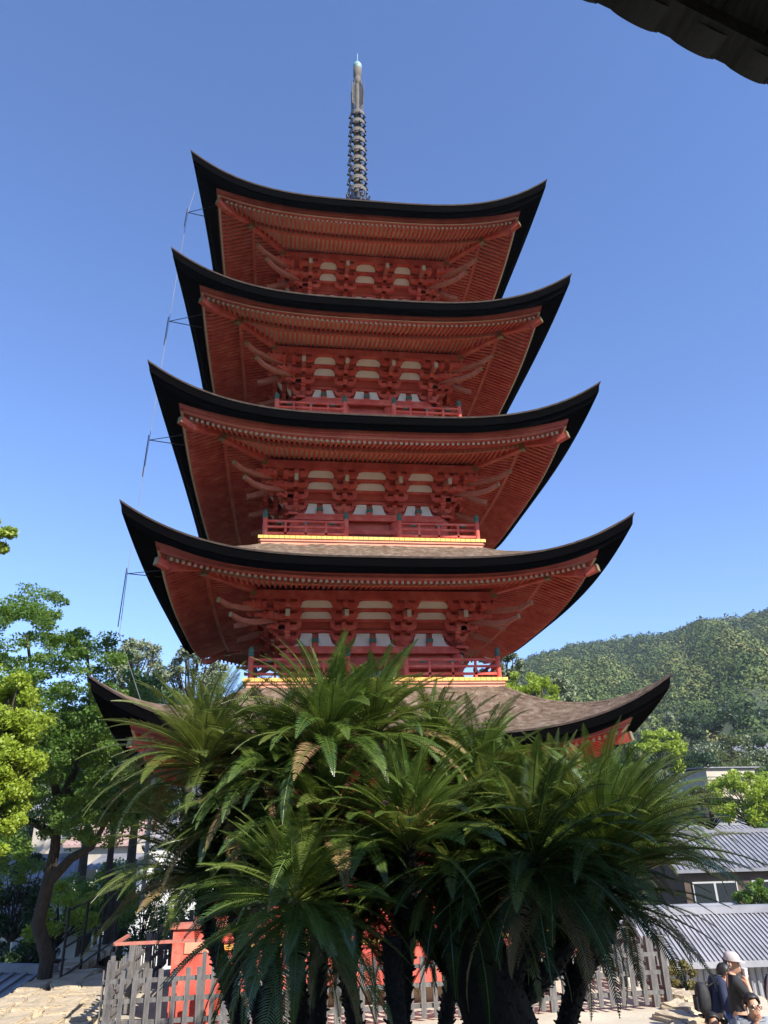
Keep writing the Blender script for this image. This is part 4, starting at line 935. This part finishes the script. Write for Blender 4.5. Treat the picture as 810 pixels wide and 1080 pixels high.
def person(label, loc, rz, J, shirt, pants, hairm=HAIR, sleeves='short', head_yaw=0, glasses=False, cap=False, sc=1.0, group=None):
    root = empty('person', tuple(loc), rz); root.scale = (sc,)*3; tag(root, label, 'person', group)
    J['hed'] = (J['hed'][0], J['hed'][1], J['hed'][2]-.035)
    V = lambda k: np.array(J[k], float)
    nd = {'pel': (J['pel'], (.15, .11)), 'wst': (tuple((V('pel')+V('chs'))/2), (.13, .10)), 'chs': (J['chs'], (.16, .11)), 'nck': (J['nck'], .055)}
    ed_ = [('pel', 'wst'), ('wst', 'chs'), ('chs', 'nck')]
    hd = V('hed'); f = np.array((math.sin(head_yaw), math.cos(head_yaw), 0.)); sd = np.array((f[1], -f[0], 0))
    nd['jaw'] = (tuple(hd+f*.03-np.array((0, 0, .075))), (.058, .062)); nd['fac'] = (tuple(hd+f*.012), (.076, .088)); nd['crn'] = (tuple(hd-f*.012+np.array((0, 0, .068))), (.066, .078)); nd['top'] = (tuple(hd-f*.012+np.array((0, 0, .105))), (.035, .04))
    nd['nos'] = (tuple(hd+f*.098-np.array((0, 0, .022))), .012); ed_ += [('nck', 'jaw'), ('jaw', 'fac'), ('fac', 'crn'), ('crn', 'top'), ('fac', 'nos')]
    for s_, g in (('l', 1), ('r', -1)):
        sh, el, wr = V(s_+'s'), V(s_+'e'), V(s_+'w')
        nd[s_+'s'] = (J[s_+'s'], .058); nd[s_+'e'] = (J[s_+'e'], .042); nd[s_+'w'] = (J[s_+'w'], .028); ed_ += [('chs', s_+'s'), (s_+'s', s_+'e'), (s_+'e', s_+'w')]
        hand(nd, ed_, wr, el, s_)
        nd[s_+'h'] = (J[s_+'h'], .088); nd[s_+'k'] = (J[s_+'k'], .060); nd[s_+'a'] = (J[s_+'a'], .042); nd[s_+'f'] = (tuple(V(s_+'a')+np.array((0, .16, -.05))), (.045, .03)); ed_ += [('pel', s_+'h'), (s_+'h', s_+'k'), (s_+'k', s_+'a'), (s_+'a', s_+'f')]
    skin('body', nd, ed_, SKIN, root, 2, 'pel')
    # clothes: a shirt over torso and arms, trousers over hips and legs
    sn = {'wst': (tuple(V('pel')+np.array((0, 0, -.02))), (.165, .125)), 'mid': (tuple((V('pel')+V('chs'))/2), (.155, .12)), 'chs': (J['chs'], (.18, .13)), 'nb': (tuple(V('chs')*.18+V('nck')*.82), .078)}
    se = [('wst', 'mid'), ('mid', 'chs'), ('chs', 'nb')]
    for s_ in 'lr':
        sn[s_+'s'] = (J[s_+'s'], .076); e = V(s_+'s')*.25+V(s_+'e')*.75; sn[s_+'e'] = (tuple(e), .066); se += [('chs', s_+'s'), (s_+'s', s_+'e')]
        if sleeves == 'long': sn[s_+'el'] = (J[s_+'e'], .056); sn[s_+'w'] = (tuple(V(s_+'w')*.95+V(s_+'e')*.05), .042); se += [(s_+'e', s_+'el'), (s_+'el', s_+'w')]
    skin('shirt', sn, se, shirt, root, 2, 'chs')
    pn = {'pel': (tuple(V('pel')+np.array((0, 0, .02))), (.160, .122))}; pe = []
    for s_ in 'lr':
        pn[s_+'h'] = (J[s_+'h'], .105); pn[s_+'k'] = (J[s_+'k'], .078); pn[s_+'a'] = (J[s_+'a'], .062); pe += [('pel', s_+'h'), (s_+'h', s_+'k'), (s_+'k', s_+'a')]
        t = MB(); a = V(s_+'a'); t.bb(a[0]-.048, a[0]+.048, a[1]-.09, a[1]+.19, a[2]-.09, a[2]-.02); t.build('shoe', BLACKC, root)
    skin('trousers', pn, pe, pants, root, 2, 'pel')
    # hair cap
    hb = bmesh.new(); bmesh.ops.create_uvsphere(hb, u_segments=20, v_segments=14, radius=1)
    kill = []
    for v in hb.verts:
        c = v.co.copy(); fy = c.y
        if c.z < -.55+max(0, fy+.15)*1.0: kill.append(v)
        n = 1+.05*math.sin(13*c.x+3*c.z)*math.cos(11*c.y)
        n += .05*math.sin(23*c.x+9*c.y)*math.sin(19*c.z); v.co = Vector((c.x*.088*n, c.y*.104*n, c.z*.103*n))
    if cap: kill = [v for v in hb.verts if v.co.z < -.045 or (v.co.z < .03 and v.co.y > .0)]
    bmesh.ops.delete(hb, geom=kill, context='VERTS'); hm = bpy.data.meshes.new('hair'); hb.to_mesh(hm); hb.free(); hm.materials.append(hairm)
    for p in hm.polygons: p.use_smooth = True
    ho = bpy.data.objects.new('hair', hm); COL.objects.link(ho); ho.parent = root; ho.location = tuple(hd-f*.014+np.array((0, 0, .030))); ho.rotation_euler = (0, 0, -head_yaw)
    sm_ = ho.modifiers.new('s', 'SOLIDIFY'); sm_.thickness = .01; sm_.offset = 1
    for g in (-1, 1):
        t = MB(); c = hd+f*.083+sd*g*.031+np.array((0, 0, .012)); t.box(tuple(c), (.022, .012, .010), Rm=np.stack([sd, f, (0, 0, 1)], 1)); t.build('eye', HAIR, root)
        t = MB(); c = hd+f*.088+sd*g*.033+np.array((0, 0, .032)); t.box(tuple(c), (.03, .008, .006), Rm=np.stack([sd, f, (0, 0, 1)], 1)); t.build('eyebrow', HAIR, root)
        t = MB(); t.lathe([(0, -.03), (.014, -.018), (.018, .005), (.014, .025), (0, .032)], tuple(hd+sd*g*.084-f*.01-np.array((0, 0, .005))), 8); t.build('ear', SKIN, root, smooth=True)
        if glasses:
            t = MB(); c = hd+f*.102+sd*g*.034+np.array((0, 0, .010)); ring = [c+sd*.028*math.cos(a)+np.array((0, 0, 1))*.020*math.sin(a) for a in np.linspace(0, 2*PI, 13)]; t.tube(ring, .0035, 5); t.bar(c+sd*g*.028, hd+sd*g*.088-f*.01+np.array((0, 0, .012)), .004, .005); t.build('spectacles', LENS, root)
    t = MB(); t.box(tuple(hd+f*.090-np.array((0, 0, .058))), (.045, .010, .010), Rm=np.stack([sd, f, (0, 0, 1)], 1)); t.build('mouth', mat('lips', (.36, .13, .10), None), root)
    if cap:
        t = MB(); t.lathe([(.106, -.0), (.108, .035), (.095, .075), (.06, .10), (.0, .108)], (0, 0, 0), 18)
        t.prism([(-.085, .0), (.085, .0), (.075, .06), (.04, .085), (0, .09), (-.04, .085), (-.075, .06)], (0, .085, -.0), (1, 0, 0), (0, 1, 0), (0, 0, 1), .012)
        o = t.build('cap', CAPM, root, smooth=True); o.location = tuple(hd+np.array((0, 0, .045))-f*.008); o.rotation_euler = (R(-6), 0, -head_yaw)
    return root
def stand(h=0, lean=0.):
    return dict(pel=(0, 0, .93), chs=(0, lean, 1.33), nck=(0, lean*1.25, 1.49), hed=(0, lean*1.4+.02, 1.62), ls=(-.18, lean, 1.42), rs=(.18, lean, 1.42), le=(-.25, lean-.02, 1.13), re=(.25, lean-.02, 1.13), lw=(-.25, lean+.08, .88), rw=(.25, lean+.08, .88),
                lh=(-.095, 0, .88), rh=(.095, 0, .88), lk=(-.11, .02, .48), rk=(.11, .02, .48), la=(-.12, 0, .09), ra=(.12, 0, .09))
def sit():
    return dict(pel=(0, 0, .50), chs=(0, .05, .90), nck=(0, .08, 1.06), hed=(0, .11, 1.19), ls=(-.18, .05, .99), rs=(.18, .05, .99), le=(-.24, .08, .71), re=(.24, .08, .71), lw=(-.15, .30, .62), rw=(.15, .30, .62),
                lh=(-.10, .02, .50), rh=(.10, .02, .50), lk=(-.13, .42, .49), rk=(.13, .42, .49), la=(-.13, .44, .09), ra=(.13, .44, .09))
def backpack(label, loc, rz, sc=1):
    root = empty('backpack', loc, rz); root.scale = (sc,)*3; tag(root, label, 'backpack')
    bm = bmesh.new(); bmesh.ops.create_cube(bm, size=1); bmesh.ops.subdivide_edges(bm, edges=bm.edges[:], cuts=3, use_grid_fill=True)
    for v in bm.verts:
        c = v.co; k = 1-.32*max(0, c.z)**2*2; n = (abs(2*c.x)**4+abs(2*c.y)**4+abs(2*c.z)**4)**.25; c /= max(n, 1e-6)*.9; v.co = Vector((c.x*.32*k*.75+0, c.y*.22*k*.8, c.z*.46*.8))
    me = bpy.data.meshes.new('bag_body'); bm.to_mesh(me); bm.free(); me.materials.append(BAG); [setattr(p, 'use_smooth', True) for p in me.polygons]
    o = bpy.data.objects.new('bag_body', me); COL.objects.link(o); o.parent = root
    t = MB(); t.bb(-.09, .09, -.125, -.08, -.16, .03); t.build('front_pocket', BLACKC, root)
    for g in (-1, 1):
        t = MB(); t.tube([(g*.08, .07, .16), (g*.09, .16, .20), (g*.09, .26, .12), (g*.09, .27, -.02), (g*.09, .16, -.14), (g*.08, .07, -.16)], .014, 6); t.build('strap', BLACKC, root)
# man with cap drinking
c = P(768, 1003, 10.5); zf = c[2]-1.75
J = stand(); J.update(le=(-.20, .18, 1.18), re=(.20, .18, 1.16), lw=(-.07, .16, 1.40), rw=(.08, .16, 1.37), hed=(0, .03, 1.63), lk=(-.13, .05, .48), la=(-.16, .08, .09))
person('man in pale cap, black tee shirt and jeans drinking from a white cup', (c[0], c[1], zf), R(-112), J, BLACKC, JEAN, cap=True, head_yaw=R(25))
Q = Matrix.Rotation(R(-112), 3, 'Z') @ Vector((.03, .165, 0)); cup = MB(); cup.lathe([(0, -.05), (.026, -.05), (.036, .06), (.036, .065), (0, .065)], (0, 0, 0), 14)
co = empty('paper_cup', (c[0]+Q.x, c[1]+Q.y, zf+1.475)); tag(co, 'white cup held to the mouth of the man in the cap', 'cup'); cup.build('cup_body', PAPER, co, smooth=False); t = MB(); t.lathe([(0, .075), (.039, .072), (.039, .06), (0, .06)], n=14); t.build('lid', WHITEC, co)
# person in navy with the backpack, behind him
c = P(757, 1019, 11.3); z2 = c[2]-1.60
J = stand(lean=.16); J.update(hed=(0, .30, 1.55), nck=(0, .24, 1.44), lw=(-.20, .30, .86), rw=(.20, .34, .88), re=(.24, .14, 1.10), le=(-.24, .14, 1.10))
person('person in a navy jacket stooping behind the man in the cap', (c[0]-.22, c[1], z2), R(-100), J, NAVY, BLACKC, sleeves='long', head_yaw=0)
Q = Matrix.Rotation(R(-100), 3, 'Z') @ Vector((0, -.10, 0)); backpack('black backpack worn by the stooping person in navy', (c[0]-.22+Q.x, c[1]+Q.y, z2+1.20), R(-100))
# seated two at the bottom
c = P(790, 1056, 8.6); zf = c[2]-1.19
J = sit(); J.update(re=(.22, .16, .74), rw=(.05, .20, .98), lw=(-.10, .28, .66))
person('man with glasses and grey shirt resting his chin on his hand', (c[0], c[1], zf), R(165), J, GREYC, JEAN, sleeves='long', glasses=True, head_yaw=R(-8))
b1 = c.copy()
c = P(752, 1075, 8.9); zf2 = c[2]-1.19*.88
person('dark-haired child in a pale shirt at the bottom edge beside the man with glasses', (c[0], c[1], zf2), R(150), sit(), WHITEC, NAVY, head_yaw=R(-15), sc=.88)
bn = MB(); bn.bb(-.7, .7, -.2, .2, 0, .08); br = empty('stone_bench', ((b1[0]+c[0])/2, (b1[1]+c[1])/2+.05, (zf+zf2)/2+.32), math.atan2(b1[1]-c[1], b1[0]-c[0])); tag(br, 'low stone bench under the two seated people', 'bench'); bn.build('seat', STONE, br)
for g in (-.5, .5):
    t = MB(); t.bb(g-.12, g+.12, -.16, .16, -.9, 0); t.build('support', STONE, br)
c = P(819, 1004, 10.6); J = stand()
person('person in navy and white with beige trousers at the right edge', (c[0], c[1], c[2]-1.74), R(190), J, WHITEC, KHAKI, sleeves='long')
Q = Matrix.Rotation(R(190), 3, 'Z') @ Vector((0, -.20, 0)); backpack('navy backpack on the person cut by the right edge', (c[0]+Q.x, c[1]+Q.y, c[2]-.48), R(190), .9)

# ------------------------------------------------------------------ air
hz = MB(); hz.bb(-1650, 1650, -1650, 1650, -9, 175); hm_ = bpy.data.materials.new('haze'); hm_.use_nodes = True; hn = hm_.node_tree; hn.nodes.remove(hn.nodes['Principled BSDF'])
pv = hn.nodes.new('ShaderNodeVolumePrincipled'); pv.inputs['Color'].default_value = (.80, .88, 1, 1); pv.inputs['Density'].default_value = .00026
hn.links.new(pv.outputs[0], hn.nodes['Material Output'].inputs['Volume']); ho_ = hz.build('haze', hm_); tag(ho_, 'thin pale haze between the pagoda and the hills', kind='stuff')

# ------------------------------------------------------------------ light, sky, exposure
AZ, EL = R(35), R(36.5)
sd_ = bpy.data.lights.new('sun', 'SUN'); sd_.energy = 4.2; sd_.angle = R(.5); sd_.color = (1, .94, .85)
so_ = bpy.data.objects.new('sun', sd_); COL.objects.link(so_); so_.location = (0, 0, 60)
dirv = Vector((math.sin(AZ)*math.cos(EL), -math.cos(AZ)*math.cos(EL), math.sin(EL))); so_.rotation_euler = dirv.to_track_quat('Z', 'Y').to_euler()
W = bpy.data.worlds.new('World'); S.world = W; W.use_nodes = True; nt = W.node_tree
sk = nt.nodes.new('ShaderNodeTexSky'); sk.sky_type = 'NISHITA'; sk.sun_disc = False; sk.sun_elevation = EL; sk.sun_rotation = PI-AZ; sk.air_density = 1.0; sk.dust_density = .2; sk.ozone_density = 2.2; sk.altitude = 50
tm = nt.nodes.new('ShaderNodeMix'); tm.data_type = 'RGBA'; tm.blend_type = 'MULTIPLY'; tm.inputs[0].default_value = 1; tm.inputs[7].default_value = (.66, .79, 1.06, 1)
nt.links.new(sk.outputs[0], tm.inputs[6]); nt.links.new(tm.outputs[2], nt.nodes['Background'].inputs[0]); nt.nodes['Background'].inputs[1].default_value = .12
S.view_settings.view_transform = 'Standard'; S.view_settings.look = 'None'; S.view_settings.gamma = 1; S.view_settings.exposure = 1.1
S.render.engine = 'CYCLES'; S.cycles.max_bounces = 6; S.cycles.use_denoising = True; S.cycles.diffuse_bounces = 4; S.cycles.transmission_bounces = 3
